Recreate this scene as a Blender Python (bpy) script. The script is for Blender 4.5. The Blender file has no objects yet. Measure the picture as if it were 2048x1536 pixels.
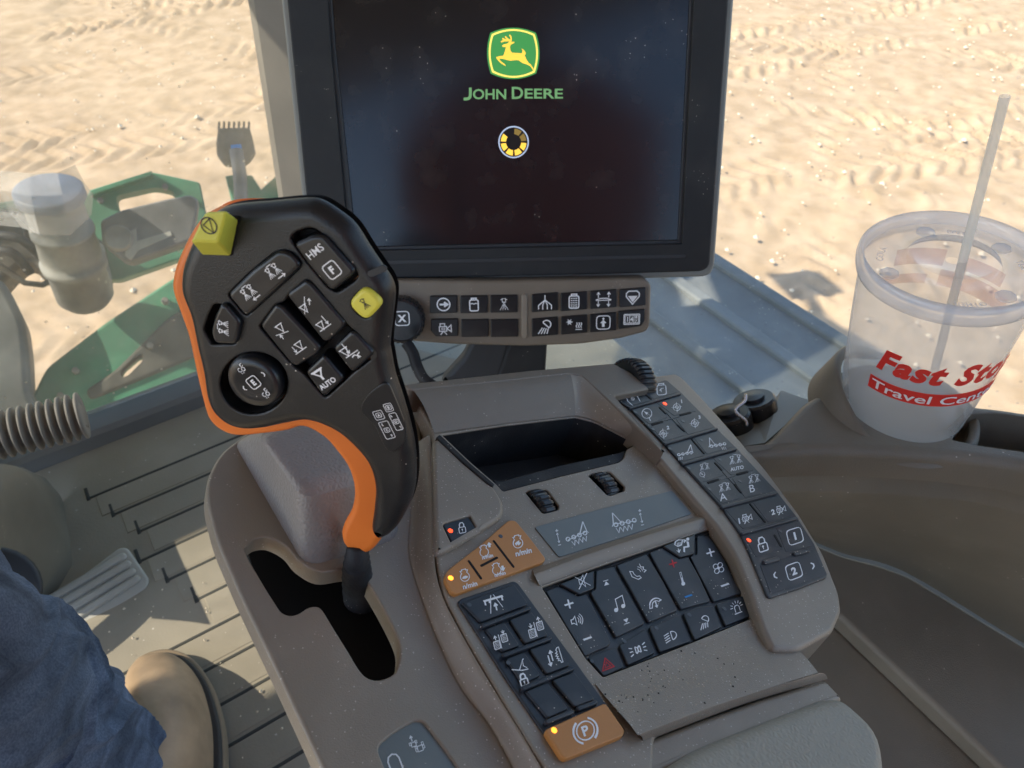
import bpy, math, random
import numpy as np
from mathutils import Vector, Matrix, noise
from mathutils.geometry import tessellate_polygon
random.seed(7)
R = math.radians
# ------------------------------------------------------------------ camera, sky, sun, exposure
F, CX, CY = 1480.0, 1024.0, 768.0
PITCH = R(43)
CAM = Vector((0, 0, 2.55))
scn = bpy.context.scene
cd = bpy.data.cameras.new('camera'); cam = bpy.data.objects.new('camera', cd); scn.collection.objects.link(cam)
cd.sensor_width = 36; cd.lens = F/2048*36; cd.clip_start = .01; cd.clip_end = 2000
cam.location = CAM; cam.rotation_euler = (R(90)-PITCH, 0, 0)
cd.dof.use_dof = True; cd.dof.focus_distance = .40; cd.dof.aperture_fstop = 20
scn.camera = cam
SUN_EL = R(46); SUNH = Vector((-.985, -.17, 0)).normalized()
w = bpy.data.worlds.new("World"); scn.world = w; w.use_nodes = True
nt = w.node_tree; bg = nt.nodes['Background']
sk = nt.nodes.new('ShaderNodeTexSky'); sk.sky_type = 'NISHITA'; sk.sun_disc = False
sk.sun_elevation = SUN_EL; sk.sun_rotation = math.atan2(SUNH.x, SUNH.y)
nt.links.new(sk.outputs[0], bg.inputs[0]); bg.inputs[1].default_value = .15
sd = bpy.data.lights.new('sun', 'SUN'); so = bpy.data.objects.new('sun', sd); scn.collection.objects.link(so)
sd.energy = 3.7; sd.angle = R(.5); sd.color = (1, .89, .73)
SUND = (SUNH*math.cos(SUN_EL)+Vector((0, 0, math.sin(SUN_EL)))).normalized()
so.rotation_euler = SUND.to_track_quat('Z', 'Y').to_euler(); so.location = SUND*20
scn.view_settings.view_transform = 'Standard'; scn.view_settings.look = 'None'
scn.view_settings.gamma = 1; scn.view_settings.exposure = 1.38
scn.cycles.max_bounces = 10; scn.cycles.diffuse_bounces = 4; scn.cycles.transparent_max_bounces = 16
# ------------------------------------------------------------------ frames
RM = Matrix(((1, 0, 0), (0, math.sin(PITCH), -math.cos(PITCH)), (0, math.cos(PITCH), math.sin(PITCH))))
def cv(x, y, z): return RM @ Vector((x, y, z))
def ray(px, py): return cv((px-CX)/F, (CY-py)/F, -1)
def at(px, py, d): return CAM + ray(px, py)*d
class Pl:
    def __init__(s, o, n, ex):
        s.o = o; s.n = n.normalized(); s.ex = (ex - s.n*ex.dot(s.n)).normalized(); s.ey = s.n.cross(s.ex)
    def dep(s, px, py, h=0):
        r = ray(px, py); return ((s.o-CAM).dot(s.n)+h)/r.dot(s.n)
    def w(s, px, py, h=0): return CAM + ray(px, py)*s.dep(px, py, h)
    def hit(s, px, py, h=0):
        p = s.w(px, py, h)-s.o; return Vector((p.dot(s.ex), p.dot(s.ey)))
    def P(s, u, v, h=0): return s.o + s.ex*u + s.ey*v + s.n*h
FW = Vector((-.555, .832, 0)); RT = Vector((.832, .555, 0))          # the cab's forward and right
nC = cv(.326, .794, .513)
CON = Pl(CAM - nC*.27, nC, cv(1.33, .10, -1))
MON = Pl(at(1000, 500, .66), cv(1, .03, -.024).cross(cv(-.02, .94, .338)), cv(1, .03, -.024))
a_, b_, c_ = at(420, 470, .262), at(780, 600, .262), at(740, 1100, .322)
nL = (b_-a_).cross(c_-a_); nL = -nL if nL.dot(CAM-a_) < 0 else nL
LEV = Pl(a_, nL, cv(math.cos(R(38)), math.sin(R(38)), 0))
def HZ(z): return Pl(CAM+Vector((0, 0, z)), Vector((0, 0, 1)), RT)
def rs(r, s, z): return CAM + RT*r + FW*s + Vector((0, 0, z))
# ------------------------------------------------------------------ object bookkeeping
def tag(o, label=None, cat=None, group=None, kind=None):
    if label: o['label'] = label
    if cat: o['category'] = cat
    if group: o['group'] = group
    if kind: o['kind'] = kind
    return o
def thing(name, label, cat, loc, group=None):
    o = bpy.data.objects.new(name, None); o.empty_display_size = .05
    scn.collection.objects.link(o); o.location = loc
    return tag(o, label, cat, group)
def wloc(o):
    p = Vector((0, 0, 0))
    while o: p += o.location; o = o.parent
    return p
def rnd(pts, r, seg=4):
    out = []; n = len(pts)
    for i in range(n):
        p0, p, p1 = pts[i-1], pts[i], pts[(i+1) % n]
        rr = r[i] if isinstance(r, (list, tuple)) else r
        a, b = p0-p, p1-p
        c = min(rr, a.length*.48, b.length*.48)
        if c < 1e-6: out.append(p); continue
        A, B = p+a.normalized()*c, p+b.normalized()*c
        for k in range(seg+1):
            t = k/seg; out.append(A*(1-t)**2+p*2*t*(1-t)+B*t*t)
    return out
def cr(pts, seg=6, closed=True):
    out = []; n = len(pts)
    for i in range(n if closed else n-1):
        if closed: p0, p1, p2, p3 = pts[i-1], pts[i], pts[(i+1) % n], pts[(i+2) % n]
        else: p0, p1, p2, p3 = pts[max(i-1, 0)], pts[i], pts[i+1], pts[min(i+2, n-1)]
        for k in range(seg):
            t = k/seg
            out.append(.5*((2*p1)+(p2-p0)*t+(2*p0-5*p1+4*p2-p3)*t*t+(3*p1-p0-3*p2+p3)*t**3))
    if not closed: out.append(pts[-1])
    return out
def area(p): return .5*sum(p[i-1].x*p[i].y-p[i].x*p[i-1].y for i in range(len(p)))
def norms(p):
    n = len(p); out = []
    for i in range(n):
        a = (p[i]-p[i-1]); b = (p[(i+1) % n]-p[i])
        a = a.normalized() if a.length > 1e-9 else b.normalized()
        b = b.normalized() if b.length > 1e-9 else a
        na, nb = Vector((a.y, -a.x)), Vector((b.y, -b.x)); m = na+nb
        if m.length < 1e-6: m = na
        m.normalize(); k = max(m.dot(na), .5); out.append((m, 1/k))
    return out
V2 = lambda x, y: Vector((x, y))
class MB:
    def __init__(s): s.v = []; s.n = []; s.f = []; s.m = []; s.mats = []; s.z = 0
    def mi(s, m):
        if m not in s.mats: s.mats.append(m)
        return s.mats.index(m)
    def add(s, vs, ns, fs, m):
        o = len(s.v); s.v += [Vector(v) for v in vs]; s.n += ns; k = s.mi(m)
        for f in fs: s.f.append([i+o for i in f]); s.m.append(k)
    def slab(s, pl, pts, h, th, m, r=.0008, holes=(), px=True, rd=0, sm=False, steps=3, capm=None, bottom=True, tap=0):
        """solid plate: outline seen at its top height h, thickness th, rounded top edge r"""
        def prep(q, rr, smo):
            q = [pl.hit(a[0], a[1], h) for a in q] if px else [V2(*a) for a in q]
            if smo: q = cr(q)
            elif rr: q = rnd(q, rr)
            return q if area(q) > 0 else q[::-1]
        outer = prep(pts, rd, sm)
        hs = []
        for H in holes:
            if isinstance(H, dict): q = prep(H['p'], H.get('rd', 0), H.get('sm', False))
            else: q = prep(H, rd, False)
            hs.append(q)
        def rings(poly, sign, r=r):
            if sign < 0: r = min(r, .0009)
            nn = norms(poly); V = []; N = []; L = []
            prof = [(tap if sign > 0 else 0, h-th, 0.)]+([(tap*.25, h-th*.5, 0.)] if tap and sign > 0 else [])+[(r*(1-math.cos(a)), h-r+r*math.sin(a), a) for a in [k*math.pi/2/steps for k in range(steps+1)]]
            if sign < 0: prof = [(o-r, z, a) for (o, z, a) in prof]
            n = len(poly)
            for o, z, a in prof:
                for p, (m_, k) in zip(poly, nn):
                    q = p - m_*(o*k)*sign if sign > 0 else p - m_*(o*k)*(-1)*(-1)
                    if sign < 0: q = p + m_*(o*k)
                    V.append(pl.P(q.x, q.y, z))
                    d = m_*sign; N.append((pl.ex*d.x+pl.ey*d.y)*math.cos(a)+pl.n*math.sin(a))
            R_ = len(prof)
            for j in range(R_-1):
                for i in range(n):
                    i2 = (i+1) % n
                    q = [j*n+i, j*n+i2, (j+1)*n+i2, (j+1)*n+i]
                    L.append(q if sign > 0 else q[::-1])
            top = [(R_-1)*n+i for i in range(n)]
            lastp = [V2((V[i]-pl.o).dot(pl.ex), (V[i]-pl.o).dot(pl.ey)) for i in top]
            return V, N, L, top, lastp
        V, N, L, top, tp = rings(outer, 1)
        s.add(V, N, L, m)
        loops = [tp]; capv = [V[i] for i in top]
        for q in hs:
            V, N, L, top, tp = rings(q, -1); s.add(V, N, L, m); loops.append(tp); capv += [V[i] for i in top]
        tri = tessellate_polygon([[Vector((p.x, p.y, 0)) for p in l] for l in loops])
        flat = [p for l in loops for p in l]; fs = []
        for t in tri:
            a, b, c = (flat[i] for i in t)
            ar = (b-a).x*(c-a).y-(b-a).y*(c-a).x
            if abs(ar) > 1e-14: fs.append(list(t) if ar > 0 else list(t)[::-1])
        s.add(capv, [pl.n.copy() for _ in capv], fs, capm or m)
        if bottom:
            bl = [outer]+hs; flat = [p for l in bl for p in l]
            tri = tessellate_polygon([[Vector((p.x, p.y, 0)) for p in l] for l in bl]); fs = []
            for t in tri:
                a, b, c = (flat[i] for i in t); ar = (b-a).x*(c-a).y-(b-a).y*(c-a).x
                if abs(ar) > 1e-14: fs.append(list(t)[::-1] if ar > 0 else list(t))
            s.add([pl.P(p.x, p.y, h-th) for p in flat], [-pl.n for _ in flat], fs, m)
        return s
    def bar(s, pl, p1, p2, wd, h, th, m, r=.0006):
        a, b = pl.hit(*p1, h), pl.hit(*p2, h); d = (b-a).normalized(); n = V2(-d.y, d.x)*wd/2; pts = []
        for k in range(7): t = math.pi/2+k*math.pi/6; pts.append(a+d*math.cos(t)*wd/2+V2(-d.y, d.x)*math.sin(t)*wd/2)
        for k in range(7): t = -math.pi/2+k*math.pi/6; pts.append(b+d*math.cos(t)*wd/2+V2(-d.y, d.x)*math.sin(t)*wd/2)
        return s.slab(pl, pts, h, th, m, r=r, px=False, bottom=False)
    def disc(s, pl, c, rpx, h, th, m, r=.0003, seg=28, px=True):
        u = pl.hit(*c, h) if px else V2(*c); rr = rpx*pl.dep(*c, h)/F if px else rpx
        return s.slab(pl, [u+V2(math.cos(k*2*math.pi/seg), math.sin(k*2*math.pi/seg))*rr for k in range(seg)], h, th, m, r=r, px=False, bottom=False)
    def grid(s, rows, m, closed=False, flip=False, cap0=False, cap1=False):
        """loft through rows of world points"""
        o = len(rows[0]); vs = [p for r_ in rows for p in r_]; fs = []
        for j in range(len(rows)-1):
            for i in range(o if closed else o-1):
                i2 = (i+1) % o; q = [j*o+i, j*o+i2, (j+1)*o+i2, (j+1)*o+i]; fs.append(q[::-1] if flip else q)
        if cap0: fs.append(list(range(o))[::1 if flip else -1])
        if cap1: b = (len(rows)-1)*o; fs.append([b+i for i in range(o)][::-1 if flip else 1])
        N = [Vector((0, 0, 0)) for _ in vs]
        for f in fs:
            nn = Vector((0, 0, 0)); c = [vs[i] for i in f]
            for i in range(len(c)): nn += c[i-1].cross(c[i])-Vector((0, 0, 0))
            o0 = c[0]; nn = Vector((0, 0, 0))
            for i in range(1, len(c)-1): nn += (c[i]-o0).cross(c[i+1]-o0)
            if len(f) <= 4:
                for i in f: N[i] += nn
        s.add(vs, [n.normalized() if n.length > 0 else Vector((0, 0, 1)) for n in N], fs, m); return s
    def tube(s, path, rad, m, seg=16, capd=True, up=None):
        rows = []; n = len(path); u = up or Vector((.13, .27, .95))
        for i, p in enumerate(path):
            t = (path[min(i+1, n-1)]-path[max(i-1, 0)]).normalized(); a = t.cross(u).normalized(); b = t.cross(a)
            rr = rad[i] if isinstance(rad, (list, tuple)) else rad
            rows.append([p+(a*math.cos(k*2*math.pi/seg)+b*math.sin(k*2*math.pi/seg))*rr for k in range(seg)])
        return s.grid(rows, m, closed=True, cap0=capd, cap1=capd)
    def poly(s, pts, faces, m):
        """flat-shaded faces"""
        for f in faces:
            c = [Vector(pts[i]) for i in f]; nn = (c[1]-c[0]).cross(c[2]-c[0]).normalized()
            s.add(c, [nn]*len(c), [list(range(len(c)))], m)
        return s
    def ribbon(s, pl, q, wd, h, m, closed=False):
        s.z += 1; h = h+(s.z % 40)*6e-6; n = len(q); A = []; B = []
        if closed and (q[0]-q[-1]).length < 1e-9: q = q[:-1]; n -= 1
        for i in range(n):
            if closed: a, b = q[i]-q[i-1], q[(i+1) % n]-q[i]
            else: a = q[i]-q[i-1] if i else q[1]-q[0]; b = q[i+1]-q[i] if i < n-1 else a
            a = a.normalized(); b = b.normalized() if b.length else a
            mm = V2(-a.y-b.y, a.x+b.x); mm = mm.normalized() if mm.length > 1e-6 else V2(-a.y, a.x)
            k = 1/max(mm.dot(V2(-a.y, a.x)), .45); A.append(q[i]+mm*wd/2*k); B.append(q[i]-mm*wd/2*k)
        vs = [pl.P(p.x, p.y, h) for p in A+B]; fs = []
        for i in range(n if closed else n-1): j = (i+1) % n; fs.append([n+i, n+j, j, i])
        s.add(vs, [pl.n.copy()]*len(vs), fs, m)
    def fill(s, pl, q, h, m):
        s.z += 1; h = h+(s.z % 40)*6e-6
        if area(q) < 0: q = q[::-1]
        tri = tessellate_polygon([[Vector((p.x, p.y, 0)) for p in q]]); fs = []
        for t in tri:
            a, b, c = (q[i] for i in t); ar = (b-a).x*(c-a).y-(b-a).y*(c-a).x
            fs.append(list(t) if ar > 0 else list(t)[::-1])
        s.add([pl.P(p.x, p.y, h) for p in q], [pl.n.copy()]*len(q), fs, m)
    def build(s, name, parent=None, label=None, smooth=True, cn=True, loc=None):
        me = bpy.data.meshes.new(name)
        c = loc or sum(s.v, Vector((0, 0, 0)))/len(s.v)
        me.from_pydata([v-c for v in s.v], [], s.f)
        for m in s.mats: me.materials.append(m)
        me.polygons.foreach_set('material_index', s.m)
        me.polygons.foreach_set('use_smooth', [smooth]*len(s.f))
        me.update()
        if cn and smooth: me.normals_split_custom_set_from_vertices([n for n in s.n])
        o = bpy.data.objects.new(name, me); scn.collection.objects.link(o)
        if parent: o.parent = parent; o.location = c-wloc(parent)
        else: o.location = c
        if label: o['label'] = label
        return o
_tc = {}
def text_mesh(t, bold=.0, shear=0):
    k = (t, bold, shear)
    if k not in _tc:
        cu = bpy.data.curves.new('t', 'FONT'); cu.body = t; cu.offset = bold; cu.shear = shear; cu.space_character = 1.12 if shear else 1; cu.resolution_u = 3
        ob = bpy.data.objects.new('t', cu); scn.collection.objects.link(ob)
        me = bpy.data.meshes.new_from_object(ob.evaluated_get(bpy.context.evaluated_depsgraph_get()))
        vs = [V2(v.co.x, v.co.y) for v in me.vertices]; fs = [list(p.vertices) for p in me.polygons]
        bpy.data.objects.remove(ob); bpy.data.curves.remove(cu); bpy.data.meshes.remove(me)
        x0, x1 = min(v.x for v in vs), max(v.x for v in vs); y0, y1 = min(v.y for v in vs), max(v.y for v in vs)
        for f in fs:
            a, b, c = vs[f[0]], vs[f[1]], vs[f[2]]
            if (b-a).x*(c-a).y-(b-a).y*(c-a).x < 0: f.reverse()
        _tc[k] = ([V2((v.x-x0)/(x1-x0), (v.y-y0)/(y1-y0)) for v in vs], fs, (x1-x0)/(y1-y0))
    return _tc[k]
class Ic:
    """draws strokes, fills and letters in a 100-unit box laid on a plane"""
    def __init__(s, mb, pl, px, py, h, wpx, m, rot=0, sy=1):
        s.mb, s.pl, s.h, s.m = mb, pl, h, m; s.o = pl.hit(px, py, h); s.k = wpx/100*pl.dep(px, py, h)/F
        s.c, s.s, s.sy = math.cos(R(rot)), math.sin(R(rot)), sy
        s.bx, s.by = V2(1, 0), V2(0, 1)
        if pl is CON:      # the prints on the console stand upright to their own base lines
            a = pl.P(*s.o, h); b = a+pl.ex*.001; ca, cb_ = RM.transposed() @ (a-CAM), RM.transposed() @ (b-CAM)
            dx, dy = cb_.x/-cb_.z-ca.x/-ca.z, cb_.y/-cb_.z-ca.y/-ca.z; ph = math.atan2(dy, dx); ps = ph*.8; e = wpx/100
            s.bx = (pl.hit(px+e*math.cos(ph), py-e*math.sin(ph), h)-s.o)/s.k; s.by = (pl.hit(px-e*math.sin(ps), py-e*math.cos(ps), h)-s.o)/s.k
    def p(s, x, y): y *= s.sy; return s.o+(s.bx*(x*s.c-y*s.s)+s.by*(x*s.s+y*s.c))*s.k
    def L(s, *pts, w=7, cl=False): s.mb.ribbon(s.pl, [s.p(*q) for q in pts], max(w*1.05*s.k, .00024), s.h, s.m, cl)
    def C(s, x, y, r, w=7, a=(0, 360), ry=None):
        n = 20; full = a[1]-a[0] >= 360; ry = ry or r
        s.L(*[(x+r*math.cos(R(a[0]+(a[1]-a[0])*k/n)), y+ry*math.sin(R(a[0]+(a[1]-a[0])*k/n))) for k in range(n if full else n+1)], w=w, cl=full)
    def D(s, x, y, r): s.F(*[(x+r*math.cos(k*math.pi/7), y+r*math.sin(k*math.pi/7)) for k in range(14)])
    def F(s, *pts): s.mb.fill(s.pl, [s.p(*q) for q in pts], s.h, s.m)
    def B(s, x, y, w_, h_, w=7, r=12):
        q = rnd([V2(x-w_/2, y-h_/2), V2(x+w_/2, y-h_/2), V2(x+w_/2, y+h_/2), V2(x-w_/2, y+h_/2)], r, 3); s.L(*[tuple(v) for v in q], w=w, cl=True)
    def A(s, x0, y0, x1, y1, w=7, hd=14):
        s.L((x0, y0), (x1, y1), w=w); d = V2(x1-x0, y1-y0).normalized(); n = V2(-d.y, d.x); e = V2(x1, y1)
        a, b = e-d*hd+n*hd*.7, e-d*hd-n*hd*.7; s.L(tuple(a), tuple(e), tuple(b), w=w)
    def T(s, t, x, y, hgt, bold=.02, wd=None):
        vs, fs, asp = text_mesh(t, bold); w_ = wd or hgt*asp; s.mb.z += 1; h = s.h+(s.mb.z % 40)*6e-6
        P_ = []
        for v in vs: q = s.p(x+(v.x-.5)*w_, y+(v.y-.5)*hgt); P_.append(s.pl.P(q.x, q.y, h))
        s.mb.add(P_, [s.pl.n.copy()]*len(P_), fs, s.m)
def draw(I, k):
    L, C, Fl, B, A, T, D = I.L, I.C, I.F, I.B, I.A, I.T, I.D
    def nozz(x, y, q):
        L((x-9*q, y+14*q), (x+9*q, y+14*q), (x+9*q, y-6*q), (x-9*q, y-6*q), w=4, cl=True); L((x-18*q, y+8*q), (x-9*q, y+8*q), w=5); L((x+9*q, y+8*q), (x+18*q, y+8*q), w=5)
        L((x-5*q, y-6*q), (x-4*q, y-13*q), (x+4*q, y-13*q), (x+5*q, y-6*q), w=3.5)
        for t in (-1, -.33, .33, 1): L((x+t*4*q, y-18*q), (x+t*22*q, y-50*q), w=3.6)
    def lock(x, y, q, w=7):
        B(x, y-14*q, 46*q, 40*q, w, 8*q if q > .6 else 4); L((x-15*q, y+6*q), (x-15*q, y+26*q), (x-8*q, y+37*q), (x+8*q, y+37*q), (x+15*q, y+26*q), (x+15*q, y+6*q), w=w*1.2); D(x, y-10*q, 5*q); L((x, y-10*q), (x, y-24*q), w=w*.7)
    def tri(x, y, s=1, w=5): L((x-22*s, y+22), (x+22*s, y+22), (x, y-24), w=w, cl=True); L((x-28*s, y+22), (x+28*s, y+22), w=w)
    def boom(f):
        L((f*40, 42), (f*10, -8), w=5); L((f*40, 42), (f*44, -5), w=5); L((f*50, -14), (f*44, -5), (f*-46, -14), w=4)
        for i in range(4): C(f*(34-26*i), -10, 8, 5)
    def noz2(q=1):
        nozz(-24, 12, .85*q); nozz(24, 12, .85*q); L((-16, 30), (16, 30), w=4)
    def eng(x, y, s):
        C(x, y-4*s, 30*s, 6*s, (-235, 55)); L((x-17*s, y+20*s), (x-26*s, y+38*s), (x-14*s, y+38*s), (x-14*s, y+46*s), (x+14*s, y+46*s), (x+14*s, y+38*s), (x+26*s, y+38*s), (x+17*s, y+20*s), w=6*s)
    def camera():
        L((-34, 8), (14, 8), (14, -24), (-34, -24), w=7, cl=True); B(-8, -8, 20, 12, 5, 2); L((-28, 12), (-28, 28), (2, 28), (2, 12), w=7); L((20, -4), (44, 18), (44, -28), (20, -10), w=7, cl=True); L((-10, -26), (-28, -48), w=7); L((-4, -26), (14, -48), w=7)
    def comp(x, y, r): C(x, y, r, 5); Fl((x-r*.6, y+r*.5), (x+r*.3, y+r*.1), (x-r*.1, y-r*.3)); L((x-r*.6, y+r*.5), (x+r*.6, y-r*.5), w=3); L((x+r*.35, y-r), (x+r*.6, y-r*1.6), w=6)
    def target(n): C(-6, -8, 26, 5); C(-6, -8, 12, 5); L((-6, 30), (-6, -46), w=4); L((-44, -8), (32, -8), w=4); T(n, 34, 32, 28, .05)
    def fbox(t, s=1): B(0, 0, 84*s, 84*s, 6, 20); T(t, 0, 0, 44*s, .05)
    if k == 'lock': lock(0, 0, 1.1)
    elif k == 'park': C(0, 0, 34, 5); T('P', 0, 0, 38, .03); C(0, 0, 46, 8, (120, 240)); C(0, 0, 46, 8, (-60, 60))
    elif k == 'noz2': noz2()
    elif k == 'noz2R': noz2(); A(-5, -48, 45, -48, 5)
    elif k == 'noz2L': noz2(); A(45, -48, -5, -48, 5)
    elif k == 'noz1': nozz(0, 20, 1.2)
    elif k == 'hms': T('HMS', 0, 0, 40, .01)
    elif k == 'F': fbox('F')
    elif k == 'E': fbox('E')
    elif k == 'X': fbox('X')
    elif k == 'B1': fbox('1')
    elif k == 'B2': fbox('2')
    elif k == 'up1': tri(-20, -10); L((-44, -34), (30, 44), w=4); A(20, -10, 44, 20, 5)
    elif k == 'dn1': tri(-14, -5); L((-44, -26), (44, -26), w=5); A(30, 40, 30, -16, 5)
    elif k == 'up2': tri(14, 8); L((-44, -10), (40, -30), w=4); A(-20, -50, -20, -20, 5)
    elif k == 'dn2': tri(14, 0); L((-44, -26), (44, -26), w=5); A(-30, 20, -30, -20, 5)
    elif k == 'flt': tri(-20, 0); L((-40, -24), (44, -24), w=5); A(-5, 46, -5, -14, 5); L((-10, -40), (8, -34), (20, -44), (44, -36), w=6); A(24, -62, 24, -46, 5)
    elif k == 'vauto': L((-26, 44), (26, 44), (0, 12), w=8, cl=True); L((-36, 48), (36, 48), w=7); L((0, 14), (0, -6), w=12); T('AUTO', 0, -32, 28, .03)
    elif k == 'hitch': C(-18, 0, 16, 5, (60, 300)); C(12, -8, 15, 6); L((12, 8), (12, 36), (34, 36), w=6); L((34, 20), (20, 12), w=5); L((-26, -24), (-20, -36), w=4); L((-6, -26), (-4, -38), w=4)
    elif k == '<': Fl((10, 30), (-12, 12), (-12, -12), (10, -30), (16, -22), (0, -8), (0, 8), (16, 22))
    elif k == '>': Fl((-10, 30), (-16, 22), (0, 8), (0, -8), (-16, -22), (-10, -30), (12, -12), (12, 12))
    elif k in 'AB' : T(k, 0, 0, 60, .0)
    elif k == 'b1': boom(1); [L((x, -26), (x-5, -44), w=4) for x in (-44, -34, -24)]
    elif k == 'b2': boom(-1); [L((x, -26), (x+5, -44), w=4) for x in (44, 34, 24)]
    elif k == 'b3': boom(1); [L((x, -24), (x+8, -44), (x+16, -24), w=4) for x in (-32, -14, 4, 20)]
    elif k == 'b4': boom(-1); [L((x, -24), (x+8, -44), (x+16, -24), w=4) for x in (-36, -18, 0, 18)]
    elif k == 'pm': T('+', 0, 62, 26, .03); A(0, 0, 0, 40, 6); A(0, 0, 0, -40, 6); L((-12, -60), (12, -60), w=8)
    elif k == 'noza': noz2(); T('AUTO', 0, -64, 24, .02)
    elif k == 'nozc': noz2(); comp(-30, -64, 22)
    elif k == 'comp': comp(0, 8, 34)
    elif k in ('t1', 't2', 't3'): target(k[1])
    elif k == 'cam': camera()
    elif k == 'cam1': camera(); T('1', -66, -12, 48, .04)
    elif k == 'cam2': camera(); T('2', -70, -8, 48, .04)
    elif k == 'wip': L((-46, 30), (-34, -10), (-4, -42), w=7); L((-10, 44), (0, 24), (30, 14), (44, -20), w=7); C(-2, 2, 10, 4); L((-12, 2), (10, 2), w=3); L((-2, 12), (-2, -8), w=3)
    elif k == 'jar': B(0, -6, 62, 66, 8, 14); L((-18, 26), (-18, 38), (18, 38), (18, 26), w=8); L((-14, -10), (0, 4), (14, 4), w=6); L((-4, -20), (-4, 2), w=6)
    elif k == 'bat': B(0, -6, 56, 74, 8, 12); L((-16, 30), (-16, 42), (16, 42), (16, 30), w=8); L((-22, 4), (-12, 8), (0, 2), (12, 8), (22, 4), w=6)
    elif k == 'batd': B(0, -4, 60, 78, 7, 14); L((-16, 36), (-16, 46), (16, 46), (16, 36), w=7); [D(x, y, 4) for x in (-16, -5, 6, 16) for y in (-34, -22, -8, 6, 20)]
    elif k == 'turt': eng(0, 6, 1); Fl((-22, -6), (-12, 6), (6, 8), (20, 0), (16, -8), (4, -12), (-12, -10))
    elif k == 'hare': eng(0, 6, 1); Fl((-20, 4), (-6, 12), (12, 18), (8, 6), (20, 2), (12, -8), (0, -14), (-4, -4), (-14, -12))
    elif k == 'eup': eng(-6, 0, .95); Fl((28, 20), (28, 36), (18, 36), (36, 56), (54, 36), (44, 36), (44, 20))
    elif k == 'edn': eng(-6, 0, .95); Fl((28, 16), (28, 0), (18, 0), (36, -22), (54, 0), (44, 0), (44, 16))
    elif k == 'nmin': T('n/min', 0, 0, 30, .03)
    elif k == 'row': L((-46, 16), (46, 16), w=10); L((-40, 16), (-40, -4), w=8); L((40, 16), (40, -4), w=8); L((-20, 16), (-20, 0), w=8); L((-8, 34), (-26, -46), w=4); L((4, 34), (34, -34), w=4); A(4, -40, 4, -8, 7, 12)
    elif k in ('tyi', 'tyo'):
        s = 1 if k == 'tyi' else -1
        for x, y in ((-26, -16), (26, 10)):
            B(x, y, 34, 46, 5, 5); [L((x-12, y-16+8*j), (x, y-12+8*j), (x+12, y-16+8*j), w=3) for j in range(5)]
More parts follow.
